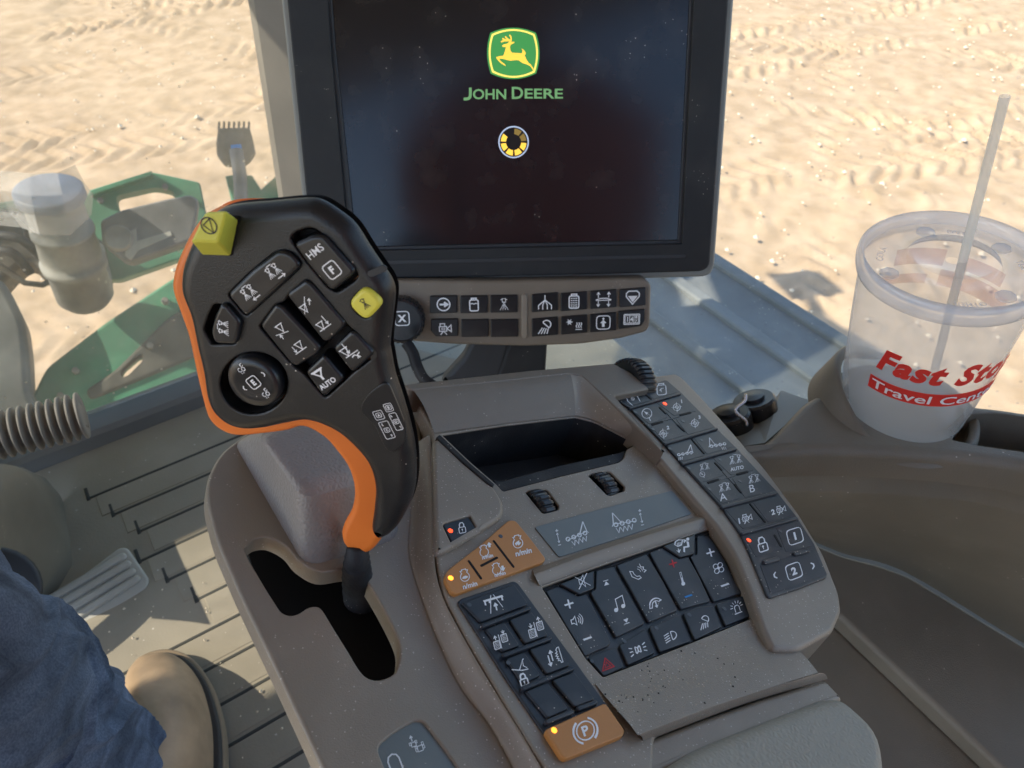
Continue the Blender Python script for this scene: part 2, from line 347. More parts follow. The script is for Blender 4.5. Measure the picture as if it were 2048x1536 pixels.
        L((-4, 40), (-4, -44), w=5); A(-26, 14 if s < 0 else 12, -26, 38, 5) if s > 0 else A(-26, 40, -26, 14, 5); A(26, 58, 26, 38, 5) if s > 0 else A(26, 36, 26, 60, 5)
    elif k == 'steps': L((26, 46), (36, 46), (36, -46), (26, -46), (24, -32), (12, -30), (20, -20), (8, -16), (18, -6), (6, 0), (18, 8), (8, 16), (20, 22), (14, 34), w=5, cl=True); A(-18, -20, -18, 42, 8, 16); A(-38, 20, -38, -42, 8, 16)
    elif k == 'blk': L((-46, 10), (10, -14), (44, -18), w=6); L((-4, -6), (26, 40), (22, 8), (40, -10), w=5); L((26, 40), (34, 46), w=5); lock(2, -66, .9, 8)
    elif k == 'mute': L((-8, 14), (8, 38), (8, -38), (-8, -14), (-24, -14), (-24, 14), w=5, cl=True); L((-44, 38), (40, -40), w=5); L((36, 42), (-36, -42), w=5)
    elif k == '+': L((-40, 0), (40, 0), w=16); L((0, -40), (0, 40), w=16)
    elif k == '-': L((-40, 0), (40, 0), w=18)
    elif k == 'spk': L((-30, 14), (-12, 32), (-12, -32), (-30, -14), (-46, -14), (-46, 14), w=7, cl=True); [C(-14, 0, r, 6, (-48, 48)) for r in (24, 38, 52)]
    elif k == 'next': Fl((-20, -22), (14, 0), (-20, 22)) if 0 else Fl((-24, -10), (24, -10), (0, 26)); L((-24, 32), (24, 32), w=7)
    elif k == 'prev': Fl((-24, 10), (24, 10), (0, -26)); L((-24, -32), (24, -32), w=7)
    elif k == 'note': D(-26, -36, 14); D(26, -26, 14); L((-14, -36), (-14, 34), (38, 44), (38, -26), w=6)
    elif k == 'voice': L((-46, 20), (-40, -12), (-10, -36), (8, -32), (2, -20), (-14, -18), (-26, -2), (-30, 14), w=5, cl=True); C(-10, 0, 22, 4, (0, 70)); C(-10, 0, 34, 4, (0, 70)); L((16, 46), (20, 26), (34, 22), (30, 10), (44, 0), (30, -8), w=5)
    elif k == 'hang': C(0, -14, 40, 8, (20, 170)); C(0, -14, 24, 6, (20, 170)); L((-40, -8), (-44, -24), (-28, -26), (-22, -8), w=6); L((24, 0), (40, 6), w=7); Fl((-3, 6), (5, 6), (5, -18), (14, -18), (1, -36), (-12, -18), (-3, -18))
    elif k == 'clim': L((-48, 24), (-40, 40), (-20, 44), (0, 38), (-12, 12), (-34, 10), w=6, cl=True); [L((x, 30), (x-3, 12), w=4) for x in (-32, -24, -16)]; D(30, 34, 9); L((26, 22), (24, -8), w=14); L((24, -8), (0, -4), (-6, -30), w=10); A(-34, -2, -34, -24, 5); A(2, 30, 18, 30, 5)
    elif k == 'ther': L((-5, 46), (5, 46), (5, -20), (-5, -20), w=4, cl=True); D(0, -32, 13); L((0, -20), (0, 10), w=6)
    elif k == 'fan': [C(16*math.cos(R(a))*1.5, 16*math.sin(R(a))*1.5, 17, 6) for a in (45, 135, 225, 315)]; D(0, 0, 8)
    elif k == 'haz': L((-46, -36), (46, -36), (0, 46), w=9, cl=True); L((-22, -22), (22, -22), (0, 16), w=7, cl=True)
    elif k == 'side': C(-14, 0, 14, 7, (-90, 90), 18); L((-14, 18), (-14, -18), w=7); C(14, 0, 14, 7, (90, 270), 18); L((14, 18), (14, -18), w=7); [L((-26 if 0 else -30, y), (-48, y*1.5), w=6) for y in (-16, 0, 16)]; [L((30, y), (48, y*1.5), w=6) for y in (-16, 0, 16)]
    elif k == 'head': C(4, 0, 34, 7, (-90, 90), 28); L((4, 28), (4, -28), w=7); [L((-10, y), (-46, y-8), w=6) for y in (-24, -8, 8, 24)]
    elif k == 'work': C(10, 16, 26, 7, (-60, 150)); L((-12, 28), (28, -8), w=7); [L((-16+i*12, -8+(2-i)*2), (-42+i*18, -44), w=6) for i in range(4)]
    elif k == 'beac': L((-16, -26), (-16, 8), (-8, 18), (8, 18), (16, 8), (16, -26), w=6); L((-26, -34), (26, -34), w=7); [L((22*math.cos(R(a))*1.2, 8+24*math.sin(R(a))), (44*math.cos(R(a)), 8+42*math.sin(R(a))), w=5) for a in (0, 30, 60, 90, 120, 150, 180)]
    elif k == 'arr': C(0, 0, 42, 8); A(-26, 0, 26, 0, 12, 22)
    elif k == 'fork': L((0, 46), (0, 16), w=6); L((0, 16), (-40, -18), (-40, -44), w=6); L((0, 16), (40, -18), (40, -44), w=6); L((0, 16), (-14, -16), (-14, -44), w=6); L((0, 16), (14, -16), (14, -44), w=6)
    elif k == 'axle': L((-48, -4), (-20, 6), (20, 6), (48, -4), w=6); L((-48, -6), (48, -6), w=5); A(-32, 10, -32, 44, 5); A(32, 10, 32, 44, 5); A(-32, -10, -32, -44, 5); A(32, -10, 32, -44, 5)
    elif k == 'hop': L((-40, 26), (-26, 40), (26, 40), (40, 26), (40, 6), (0, -42), (-40, 6), w=7, cl=True); Fl((-30, 10), (30, 10), (2, -28), (-2, -28))
    elif k == 'heat': C(-30, 18, 9, 5); [L((-30, 18), (-30+20*math.cos(R(a)), 18+20*math.sin(R(a))), w=4) for a in range(0, 360, 60)]; [L((x, 14), (x+5, 4), (x-3, -8), (x+3, -20), w=5) for x in (14, 28, 42)]; L((8, -30), (48, -30), w=5)
    elif k == 'upb': B(0, 0, 84, 84, 6, 22); D(0, 24, 7); Fl((-8, -28), (8, -28), (8, -4), (20, -4), (0, 18), (-20, -4), (-8, -4))
    elif k == 'cnt': B(0, 0, 96, 62, 6, 4); B(0, 0, 82, 46, 4, 2); T('1', -26, 0, 30, .03); L((-13, 22), (-13, -22), w=4); T('4', 0, 0, 30, .03); L((14, 22), (14, -22), w=4); T('8', 27, 12, 18, .03, 14); T('7', 27, -12, 18, .03, 14)
    elif k == 'trac': B(-16, 20, 30, 26, 5, 3); B(16, -18, 34, 34, 5, 4); L((-20, 8), (4, -6), w=6); [B(x, y, 12, 18, 4, 2) for x, y in ((-36, 28), (2, 30), (-8, -22), (40, -16), (-8, -2), (38, 6))]; A(-20, 40, -20, 76, 6)
    elif k == 'tri': C(0, 0, 44, 6); L((-24, 20), (30, 24), (-8, -42), w=5, cl=True)
# ------------------------------------------------------------------ materials
def mat(name, col, rough=.6, spec=.5, bump=0, bs=900, var=0, vs=30, dust=0, dcol=(.5, .45, .38), metal=0, coat=0, emit=0, ds=620, kind='noise', col2=None):
    m = bpy.data.materials.new(name); m.use_nodes = True; t = m.node_tree; N = t.nodes; K = t.links.new
    b = N['Principled BSDF']; b.inputs['Roughness'].default_value = rough; b.inputs['Metallic'].default_value = metal
    b.inputs['Specular IOR Level'].default_value = spec; b.inputs['Coat Weight'].default_value = coat
    b.inputs['Base Color'].default_value = (*col, 1)
    tc = N.new('ShaderNodeTexCoord'); src = None
    if var or col2:
        n = N.new('ShaderNodeTexNoise'); n.inputs['Scale'].default_value = vs; n.inputs['Detail'].default_value = 6; K(tc.outputs['Object'], n.inputs['Vector'])
        r = N.new('ShaderNodeValToRGB'); c2 = col2 or tuple(c*(1+var) for c in col); c1 = col if col2 else tuple(c*(1-var) for c in col)
        r.color_ramp.elements[0].position = .35; r.color_ramp.elements[1].position = .65
        r.color_ramp.elements[0].color = (*c1, 1); r.color_ramp.elements[1].color = (*c2, 1)
        K(n.outputs[0], r.inputs[0]); src = r.outputs[0]
    if dust:
        v = N.new('ShaderNodeTexVoronoi'); v.inputs['Scale'].default_value = ds; K(tc.outputs['Object'], v.inputs['Vector'])
        lt = N.new('ShaderNodeMath'); lt.operation = 'LESS_THAN'; lt.inputs[1].default_value = .20; K(v.outputs['Distance'], lt.inputs[0])
        n2 = N.new('ShaderNodeTexNoise'); n2.inputs['Scale'].default_value = 35; n2.inputs['Detail'].default_value = 5; K(tc.outputs['Object'], n2.inputs['Vector'])
        sp = N.new('ShaderNodeSeparateColor'); K(v.outputs['Color'], sp.inputs[0])
        ad = N.new('ShaderNodeMath'); ad.operation = 'MULTIPLY'; K(sp.outputs[0], ad.inputs[0]); K(n2.outputs[0], ad.inputs[1])
        gt = N.new('ShaderNodeMath'); gt.operation = 'GREATER_THAN'; gt.inputs[1].default_value = .62-.34*dust; K(ad.outputs[0], gt.inputs[0])
        mu = N.new('ShaderNodeMath'); mu.operation = 'MULTIPLY'; K(lt.outputs[0], mu.inputs[0]); K(gt.outputs[0], mu.inputs[1])
        mr = N.new('ShaderNodeMapRange'); mr.inputs[1].default_value = .5; mr.inputs[2].default_value = .8; mr.inputs[4].default_value = .25*dust; K(n2.outputs[0], mr.inputs[0])
        mx = N.new('ShaderNodeMath'); mx.operation = 'MAXIMUM'; K(mu.outputs[0], mx.inputs[0]); K(mr.outputs[0], mx.inputs[1])
        mi = N.new('ShaderNodeMix'); mi.data_type = 'RGBA'; K(mx.outputs[0], mi.inputs[0])
        if src: K(src, mi.inputs[6])
        else: mi.inputs[6].default_value = (*col, 1)
        mi.inputs[7].default_value = (*dcol, 1); src = mi.outputs[2]
    if src: K(src, b.inputs['Base Color'])
    if emit:
        b.inputs['Emission Strength'].default_value = emit
        b.inputs['Emission Color'].default_value = (*col, 1)
    if bump:
        if kind == 'leather': n = N.new('ShaderNodeTexVoronoi'); n.feature = 'DISTANCE_TO_EDGE'
        elif kind == 'weave': n = N.new('ShaderNodeTexWave'); n.inputs['Distortion'].default_value = 3
        else: n = N.new('ShaderNodeTexNoise'); n.inputs['Detail'].default_value = 4
        n.inputs['Scale'].default_value = bs; K(tc.outputs['Object'], n.inputs['Vector'])
        bp = N.new('ShaderNodeBump'); bp.inputs['Strength'].default_value = bump; bp.inputs['Distance'].default_value = .0006
        K(n.outputs[0], bp.inputs['Height']); K(bp.outputs[0], b.inputs['Normal'])
    return m
M = {}
M['taupe'] = mat('taupe plastic', (.25, .212, .167), .38, .5, .35, 1500, .05, 20, .55)
M['taupe2'] = mat('taupe plastic dusty', (.25, .214, .170), .40, .5, .35, 1500, .06, 20, .95)
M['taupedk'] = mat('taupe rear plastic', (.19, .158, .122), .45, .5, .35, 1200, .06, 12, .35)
M['side'] = mat('olive taupe moulding', (.165, .144, .108), .5, .4, .5, 1000, .12, 9, .12, ds=330)
M['leather'] = mat('grained soft pad', (.235, .215, .20), .5, .5, .9, 420, .04, 20, 0, kind='leather')
M['cushion'] = mat('armrest grained vinyl', (.30, .285, .235), .55, .5, .9, 380, .05, 14, .1, kind='leather')
M['black'] = mat('black grip plastic', (.0095, .0105, .0125), .36, .5, .25, 1800, .1, 40, .22)
M['key'] = mat('black key plastic', (.010, .0115, .015), .30, .5, .12, 1500, .1, 40, .25)
M['navy'] = mat('dark navy rubber key', (.014, .019, .028), .42, .5, .15, 1500, .15, 50, .45)
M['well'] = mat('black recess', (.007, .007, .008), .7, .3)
M['rub'] = mat('black rubber', (.016, .017, .020), .6, .35, .4, 900, .25, 30, .3)
M['white'] = mat('white print', (.85, .87, .9), .6, .3)
M['wht2'] = mat('pale print', (.75, .8, .84), .6, .3)
M['dim'] = mat('unlit indicator', (.06, .07, .08), .35, .5)
M['orange'] = mat('orange trim', (.78, .19, .025), .4, .5, .1, 1200, .04, 30)
M['okey'] = mat('orange key', (.50, .215, .055), .45, .5, .15, 1200, .05, 30, .3)
M['yellow'] = mat('yellow button', (.58, .57, .07), .42, .5, .2, 900, .05, 30)
M['yellow2'] = mat('bright yellow button', (.72, .66, .08), .42, .5, .1, 900)
M['ink'] = mat('dark print', (.03, .03, .05), .6, .3)
M['red'] = mat('red print', (.55, .03, .04), .6, .3)
M['blue'] = mat('blue print', (.03, .25, .62), .6, .3)
M['led'] = mat('red indicator', (1, .06, .012), .4, .5, emit=1.0)
M['ledy'] = mat('amber indicator', (1, .30, .02), .4, .5, emit=1.3)
M['plate'] = mat('grey blue label plate', (.145, .17, .175), .5, .5, .1, 900, .04, 20, .35)
M['bez'] = mat('charcoal bezel', (.020, .0215, .024), .62, .35, .3, 1800, .06, 20, .12)
M['bez2'] = mat('charcoal bezel lip', (.028, .031, .036), .5, .45, .2, 1800)
M['rim'] = mat('grey monitor rim', (.24, .245, .225), .5, .5)
M['scr'] = mat('dark display glass', (.009, .010, .014), .16, .5, 0, 900, .2, 8, .15, ds=500)
M['lgreen'] = mat('display green', (.045, .24, .06), .5, .3, emit=.35)
M['lgreen2'] = mat('display pale green', (.12, .26, .11), .5, .3, emit=.35)
M['lyel'] = mat('display yellow', (.85, .62, .12), .5, .3, emit=.45)
M['lyel2'] = mat('display amber', (.85, .50, .06), .5, .3, emit=.45)
M['lyd'] = mat('display dim amber', (.18, .12, .03), .5, .3, emit=.4)
M['lblue'] = mat('display pale blue', (.32, .38, .5), .5, .3, emit=.4)
M['lblk'] = mat('display dark', (.015, .016, .018), .3, .4)
M['mat'] = mat('floor mat grey rubber', (.29, .255, .195), .7, .3, .5, 300, .10, 6, .3, ds=150)
M['matg'] = mat('floor mat groove', (.055, .055, .05), .8, .3)
M['sill'] = mat('cab sill', (.16, .155, .145), .5, .4, .2, 300, .1, 5)
M['pillar'] = mat('pillar trim', (.27, .265, .215), .55, .4, .2, 400, .05, 4)
M['tan'] = mat('tan boot leather', (.36, .25, .155), .5, .4, .7, 120, .3, 14)
M['sole'] = mat('dark boot welt', (.06, .055, .05), .8, .3, .6, 400)
M['sole2'] = mat('brown boot sole', (.24, .18, .12), .8, .3, .4, 400)
M['lens'] = mat('cream pedal rubber', (.40, .38, .33), .6, .3, .3, 300, .08, 20)
M['grn'] = mat('faded green paint', (.055, .20, .115), .55, .4, .5, 40, .25, 6, .3, ds=40)
M['steel'] = mat('dusty steel', (.16, .16, .16), .55, .4, .5, 60, .3, 8, .2, metal=.2, ds=40)
M['steel2'] = mat('weathered pale casting', (.22, .21, .185), .6, .4, .5, 60, .45, 8, .3, ds=40)
M['dk'] = mat('grimy dark metal', (.07, .065, .055), .7, .3, .8, 40, .5, 9, .3, ds=30)
M['brushb'] = mat('grey bristle block', (.14, .13, .12), .8, .2, .8, 60, .25, 25)
M['deckp'] = mat('grey walkway plate', (.17, .18, .18), .6, .4, .4, 60, .3, 4, .35, ds=170, dcol=(.6, .56, .46))
M['hose'] = mat('grey corrugated plastic', (.19, .18, .16), .6, .4, .2, 400)
M['beige'] = mat('beige column', (.24, .22, .19), .6, .4, .3, 200, .1, 6)
M['shirt'] = mat('red work shirt', (.55, .20, .16), .9, .1, .4, 200)
M['chrome'] = mat('steel bead', (.6, .6, .6), .2, .5, metal=1)
M['bucket'] = mat('cab lining', (.30, .285, .25), .8, .2)
def denim():
    m = mat('blue denim', (.060, .085, .14), .9, .15, .3, 1100, col2=(.10, .135, .20), vs=600, kind='weave')
    t = m.node_tree; N = t.nodes; K = t.links.new; b = N['Principled BSDF']; src = b.inputs['Base Color'].links[0].from_socket
    tc = N.new('ShaderNodeTexCoord'); n = N.new('ShaderNodeTexNoise'); n.inputs['Scale'].default_value = 16; n.inputs['Detail'].default_value = 5; n.inputs['Distortion'].default_value = 1.5; K(tc.outputs['Object'], n.inputs['Vector'])
    mr = N.new('ShaderNodeMapRange'); mr.inputs[1].default_value = .35; mr.inputs[2].default_value = .7; mr.inputs[3].default_value = .8; mr.inputs[4].default_value = 2.1; K(n.outputs[0], mr.inputs[0])
    v = N.new('ShaderNodeVectorMath'); v.operation = 'SCALE'; K(src, v.inputs[0]); K(mr.outputs[0], v.inputs[3]); K(v.outputs[0], b.inputs['Base Color'])
    return m
M['denim'] = denim()
def glass(name, dirt, dcol, tint=(.97, .985, .98), refl=.12):
    m = bpy.data.materials.new(name); m.use_nodes = True; t = m.node_tree; N = t.nodes; K = t.links.new
    N.remove(N['Principled BSDF']); out = N['Material Output']
    tr = N.new('ShaderNodeBsdfTransparent'); tr.inputs[0].default_value = (*tint, 1)
    gl = N.new('ShaderNodeBsdfGlossy'); gl.inputs['Roughness'].default_value = .03; gl.inputs[0].default_value = (.8, .8, .8, 1)
    lw = N.new('ShaderNodeLayerWeight'); lw.inputs[0].default_value = .5; pw_ = N.new('ShaderNodeMath'); pw_.operation = 'POWER'; K(lw.outputs['Facing'], pw_.inputs[0]); pw_.inputs[1].default_value = 4
    fr = N.new('ShaderNodeMath'); fr.operation = 'MULTIPLY_ADD'; K(pw_.outputs[0], fr.inputs[0]); fr.inputs[1].default_value = .3; fr.inputs[2].default_value = .025
    mx = N.new('ShaderNodeMixShader'); K(fr.outputs[0], mx.inputs[0]); K(tr.outputs[0], mx.inputs[1]); K(gl.outputs[0], mx.inputs[2])
    df = N.new('ShaderNodeBsdfTranslucent'); df.inputs[0].default_value = (*dcol, 1)
    d2 = N.new('ShaderNodeBsdfDiffuse'); d2.inputs[0].default_value = (*dcol, 1)
    dd = N.new('ShaderNodeMixShader'); K(df.outputs[0], dd.inputs[1]); K(d2.outputs[0], dd.inputs[2])
    tc = N.new('ShaderNodeTexCoord'); n = N.new('ShaderNodeTexNoise'); n.inputs['Scale'].default_value = 9; n.inputs['Detail'].default_value = 8; n.inputs['Roughness'].default_value = .7
    K(tc.outputs['Object'], n.inputs['Vector'])
    mr = N.new('ShaderNodeMapRange'); mr.inputs[1].default_value = .3; mr.inputs[2].default_value = .75; mr.inputs[3].default_value = dirt*.5; mr.inputs[4].default_value = dirt*1.5
    K(n.outputs[0], mr.inputs[0])
    v = N.new('ShaderNodeTexVoronoi'); v.inputs['Scale'].default_value = 30; K(tc.outputs['Object'], v.inputs['Vector'])
    lt = N.new('ShaderNodeMapRange'); lt.inputs[1].default_value = .10; lt.inputs[2].default_value = .05; lt.inputs[3].default_value = 0; lt.inputs[4].default_value = min(dirt*3, .6); K(v.outputs['Distance'], lt.inputs[0])
    ma = N.new('ShaderNodeMath'); ma.operation = 'MAXIMUM'; K(mr.outputs[0], ma.inputs[0]); K(lt.outputs[0], ma.inputs[1])
    fx = N.new('ShaderNodeMixShader'); K(ma.outputs[0], fx.inputs[0]); K(mx.outputs[0], fx.inputs[1]); K(dd.outputs[0], fx.inputs[2])
    K(fx.outputs[0], out.inputs[0]); return m
M['peb'] = mat('pale pebble', (.66, .56, .42), .8, .2)
M['glassL'] = glass('dusty windscreen glass', .2, (.55, .5, .4))
M['glassR'] = glass('side window glass', .09, (.5, .56, .58))
def frosted(name, col, alpha, rough=.25, spots=0):
    m = bpy.data.materials.new(name); m.use_nodes = True; t = m.node_tree; N = t.nodes; K = t.links.new
    N.remove(N['Principled BSDF']); out = N['Material Output']
    tr = N.new('ShaderNodeBsdfTransparent'); tl = N.new('ShaderNodeBsdfTranslucent'); tl.inputs[0].default_value = (*col, 1)
    df = N.new('ShaderNodeBsdfDiffuse'); df.inputs[0].default_value = (*col, 1)
    gl = N.new('ShaderNodeBsdfGlossy'); gl.inputs['Roughness'].default_value = rough
    a = N.new('ShaderNodeMixShader'); a.inputs[0].default_value = .45; K(tl.outputs[0], a.inputs[1]); K(df.outputs[0], a.inputs[2])
    b = N.new('ShaderNodeMixShader'); b.inputs[0].default_value = alpha; K(tr.outputs[0], b.inputs[1]); K(a.outputs[0], b.inputs[2])
    lw = N.new('ShaderNodeLayerWeight'); lw.inputs[0].default_value = .5; pw_ = N.new('ShaderNodeMath'); pw_.operation = 'POWER'; K(lw.outputs['Facing'], pw_.inputs[0]); pw_.inputs[1].default_value = 3.5
    fr = N.new('ShaderNodeMath'); fr.operation = 'MULTIPLY_ADD'; K(pw_.outputs[0], fr.inputs[0]); fr.inputs[1].default_value = .5; fr.inputs[2].default_value = .04
    c = N.new('ShaderNodeMixShader'); K(fr.outputs[0], c.inputs[0]); K(b.outputs[0], c.inputs[1]); K(gl.outputs[0], c.inputs[2])
    K(c.outputs[0], out.inputs[0]); return m
M['cup'] = frosted('frosted cup plastic', (.90, .88, .84), .36)
M['lid'] = frosted('clear lid plastic', (.80, .80, .82), .22, .12)
M['lid2'] = frosted('lid rim plastic', (.78, .8, .85), .45, .12)
M['straw'] = frosted('straw plastic', (.90, .84, .74), .6)
M['film'] = frosted('clear plastic film', (.40, .36, .32), .2, .8)
M['cred'] = mat('cup red print', (.72, .035, .025), .5, .4)
M['csoft'] = frosted('cup back print', (.75, .12, .10), .28)
M['base'] = mat('taupe lower moulding', (.19, .165, .125), .55, .4, .5, 900, .1, 9, .12, ds=330)
M['cwht'] = mat('cup white print', (.85, .8, .78), .5, .4)
M['sand'] = mat('sandy soil', (.36, .26, .160), .95, .1, .6, 90, col2=(.47, .35, .23), vs=5)
# ------------------------------------------------------------------ ground and cab shell
def g_coords(c, step, half, far):
    a = [c]; s = step
    x = c
    while x < c+far: s = step if x < c+half else s*1.35; x += s; a.append(x)
    x = c; s = step; b = []
    while x > c-far: s = step if x > c-half else s*1.35; x -= s; b.append(x)
    return np.array(b[::-1]+a)
xs = g_coords(.5, .035, 5.5, 500); ys = g_coords(6, .035, 5.4, 500)
X, Y = np.meshgrid(xs, ys)
def vnoise(x, y, sc, seed):
    rg = np.random.RandomState(seed); T_ = rg.rand(256, 256); x = x*sc+500; y = y*sc+500
    xi = np.floor(x).astype(int); yi = np.floor(y).astype(int); fx = x-xi; fy = y-yi; fx = fx*fx*(3-2*fx); fy = fy*fy*(3-2*fy)
    g = lambda a, b: T_[a % 256, b % 256]
    return g(xi, yi)*(1-fx)*(1-fy)+g(xi+1, yi)*fx*(1-fy)+g(xi, yi+1)*(1-fx)*fy+g(xi+1, yi+1)*fx*fy
Z = (vnoise(X, Y, .8, 1)-.5)*.06+(vnoise(X, Y, 3, 2)-.5)*.010+(vnoise(X, Y, 11, 3)-.5)*.009+(vnoise(X, Y, 24, 4)-.5)*.013+np.clip(vnoise(X, Y, 12, 9)-.72, 0, 1)*.12*np.clip(vnoise(X, Y, .7, 12)*2-.6, 0, 1)
def track(Z, x0, y0, ang, wd, amp, pitch=.17):
    d = (math.cos(R(ang)), math.sin(R(ang))); u = (X-x0)*d[0]+(Y-y0)*d[1]; v = -(X-x0)*d[1]+(Y-y0)*d[0]
    v = v+.12*np.sin(u*.5)+.05*(vnoise(X, Y, 3.5, int(abs(ang)*3)+5)-.5); u = u+.07*(vnoise(X, Y, 4, int(abs(ang)*2)+21)-.5)
    msk = np.clip((wd/2-np.abs(v))/.05, 0, 1)
    ph = (u+np.abs(v)*.8*np.sign(v)*np.sign(v))/pitch
    ph = ph+.25*(v > 0)
    rid = np.clip(np.sin(ph*math.pi*2)*2.2, -1, 1)
    fade = np.clip(vnoise(X, Y, 1.6, int(abs(ang)*7)+3)*2.4-.6, 0, 1)*(.6+.8*vnoise(X, Y, 7, int(abs(ang)*5)+9))
    return Z*(1-.4*msk)+msk*fade*amp*rid-msk*.012
for a in ((-3.4, 8.6, -24, .6, .026), (-3.2, 9.3, 40, .6, .026), (-2.6, 4.4, 8, .55, .016), (-2.2, 5.6, 20, .5, .018), (-3, 7.2, 14, .55, .018), (-2.4, 3.2, 24, .5, .013), (1.7, 4.2, -36, .55, .012), (2.5, 6, 74, .5, .012), (3, 7.6, -10, .55, .018), (1.5, 7.8, 24, .5, .02), (4, 4.6, 60, .5, .01)): Z = track(Z, *a)
near = (np.abs(X-.5) < 5.6) & (np.abs(Y-6) < 5.5); Z = np.where(near, Z, (vnoise(X, Y, .8, 1)-.5)*.05)
me = bpy.data.meshes.new('ground'); ny, nx = X.shape
vv = np.stack([X.ravel(), Y.ravel(), Z.ravel()], 1)
idx = np.arange(nx*ny).reshape(ny, nx); q = np.stack([idx[:-1, :-1], idx[:-1, 1:], idx[1:, 1:], idx[1:, :-1]], -1).reshape(-1, 4)
me.vertices.add(len(vv)); me.vertices.foreach_set('co', vv.ravel()); me.loops.add(q.size); me.loops.foreach_set('vertex_index', q.ravel())
me.polygons.add(len(q)); me.polygons.foreach_set('loop_start', np.arange(0, q.size, 4)); me.polygons.foreach_set('loop_total', np.full(len(q), 4))
me.polygons.foreach_set('use_smooth', np.ones(len(q), bool)); me.update(); me.materials.append(M['sand'])
g = bpy.data.objects.new('ground', me); scn.collection.objects.link(g); tag(g, kind='structure')
# pale pebbles on the soil: uncountable
pb = MB()
for i in range(1500):
    x, y = random.uniform(-4.5, 5.5), random.uniform(1.0, 10.5); r_ = random.uniform(.006, .018)*(1 if random.random() < .9 else 1.6); z = .015
    c = Vector((x, y, z)); t = [c+Vector((math.cos(a)*r_*random.uniform(.7, 1.1), math.sin(a)*r_, 0)) for a in (0, 1.25, 2.5, 3.75, 5)]; tp = c+Vector((0, 0, r_*.8))
    pb.poly(t+[tp], [(k, (k+1) % 5, 5) for k in range(5)], M['peb'])
tag(pb.build('pebbles', smooth=False), 'small pale stones scattered over the sandy soil', 'pebbles', kind='stuff')

def HBox(mb, r0, r1, s0, s1, z0, z1, m):
    p = [rs(r, s, z) for z in (z0, z1) for s in (s0, s1) for r in (r0, r1)]
    return mb.poly(p, [(0, 2, 3, 1), (4, 5, 7, 6), (0, 1, 5, 4), (2, 6, 7, 3), (0, 4, 6, 2), (1, 3, 7, 5)], m)
FZ = -.88
fl = HZ(FZ)
# floor mat: with moulded grooves
m_ = MB()
s_front = fl.hit(250, 872).y
m_.slab(fl, [(-1.5, -.9), (.75, -.9), (.75, s_front), (-1.5, s_front)], 0, .03, M['mat'], r=.004, px=False)
o = m_.build('floor_mat'); tag(o, 'ribbed grey rubber mat covering the cab floor', 'floor mat')
rb = MB(); uL = fl.hit(190, 990)
gp = fl.hit(190, 990)
s0 = gp.y
k = 0
grv = MB()
while s0-k*.052 > -.75:
    s_ = s0-k*.052; rl = fl.hit(190, 990).x+.012*(k % 3)+k*.012 if k < 6 else -1.3
    def bx(a, b, c, d, mb, m, h): mb.slab(fl, [(a, b), (c, b), (c, d), (a, d)], h, .006, m, r=.0015, px=False, bottom=False)
    bx(rl, s_-.048, .6, s_-.004, rb, M['mat'], .0009)
    if k < 6: bx(rl-.012, s_-.006, rl-.007, s_+.022, grv, M['matg'], .0012)
    bx(rl-.012, s_-.004, .6, s_+.0005, grv, M['matg'], .0012)
    k += 1
rb.build('raised_rib', o); grv.build('groove', o)
# sill beam along the front of the floor
sb = MB()
prof = [(s_front-.004, -.03), (s_front, .022), (s_front+.008, .028), (s_front+.052, .032), (s_front+.058, .028), (s_front+.06, -.2)]
sb.grid([[rs(r, s, FZ+z) for (s, z) in prof] for r in (-1.6, .25)], M['sill'])
o = sb.build('cab_sill', cn=False, smooth=False); tag(o, 'dark grey metal sill under the windscreen at the front of the mat', 'sill')
# trim line on the sill
# windscreen
SW = s_front+.032
wpl = Pl(rs(0, SW, 0), -FW, RT)
g1 = MB(); r_post = 0
def wallpt(px, py): # where a sight line meets the windscreen plane
    r_ = ray(px, py); t = (rs(0, SW, 0)-CAM).dot(FW)/r_.dot(FW); p = r_*t; return p.dot(RT), p.z, CAM+p
rp, zp, _ = wallpt(590, 330)
g1.slab(wpl, [(-1.5, -.84), (rp+.02, -.84), (rp+.02, .72), (-1.5, .72)], .0, .005, M['glassL'], r=.0005, px=False)
o = g1.build('windscreen'); tag(o, 'dusty streaked windscreen to the left of the pillar', 'windscreen')
# side window: from pillar outward right and back
p0 = rs(rp+.03, SW+.02, 0); d_ = Vector((.93, -.36, 0)).normalized(); n_ = Vector((-d_.y, d_.x, 0))
gpl = Pl(p0, -n_, d_); g2 = MB(); g2.slab(gpl, [(0, -.9), (1.6, -.9), (1.6, .72), (0, .72)], 0, .005, M['glassR'], r=.0005, px=False)
o = g2.build('side_window'); tag(o, 'clear side window behind the display and the paper cup side', 'window'); o['label'] = 'clean clear side window behind the display and plastic cup'
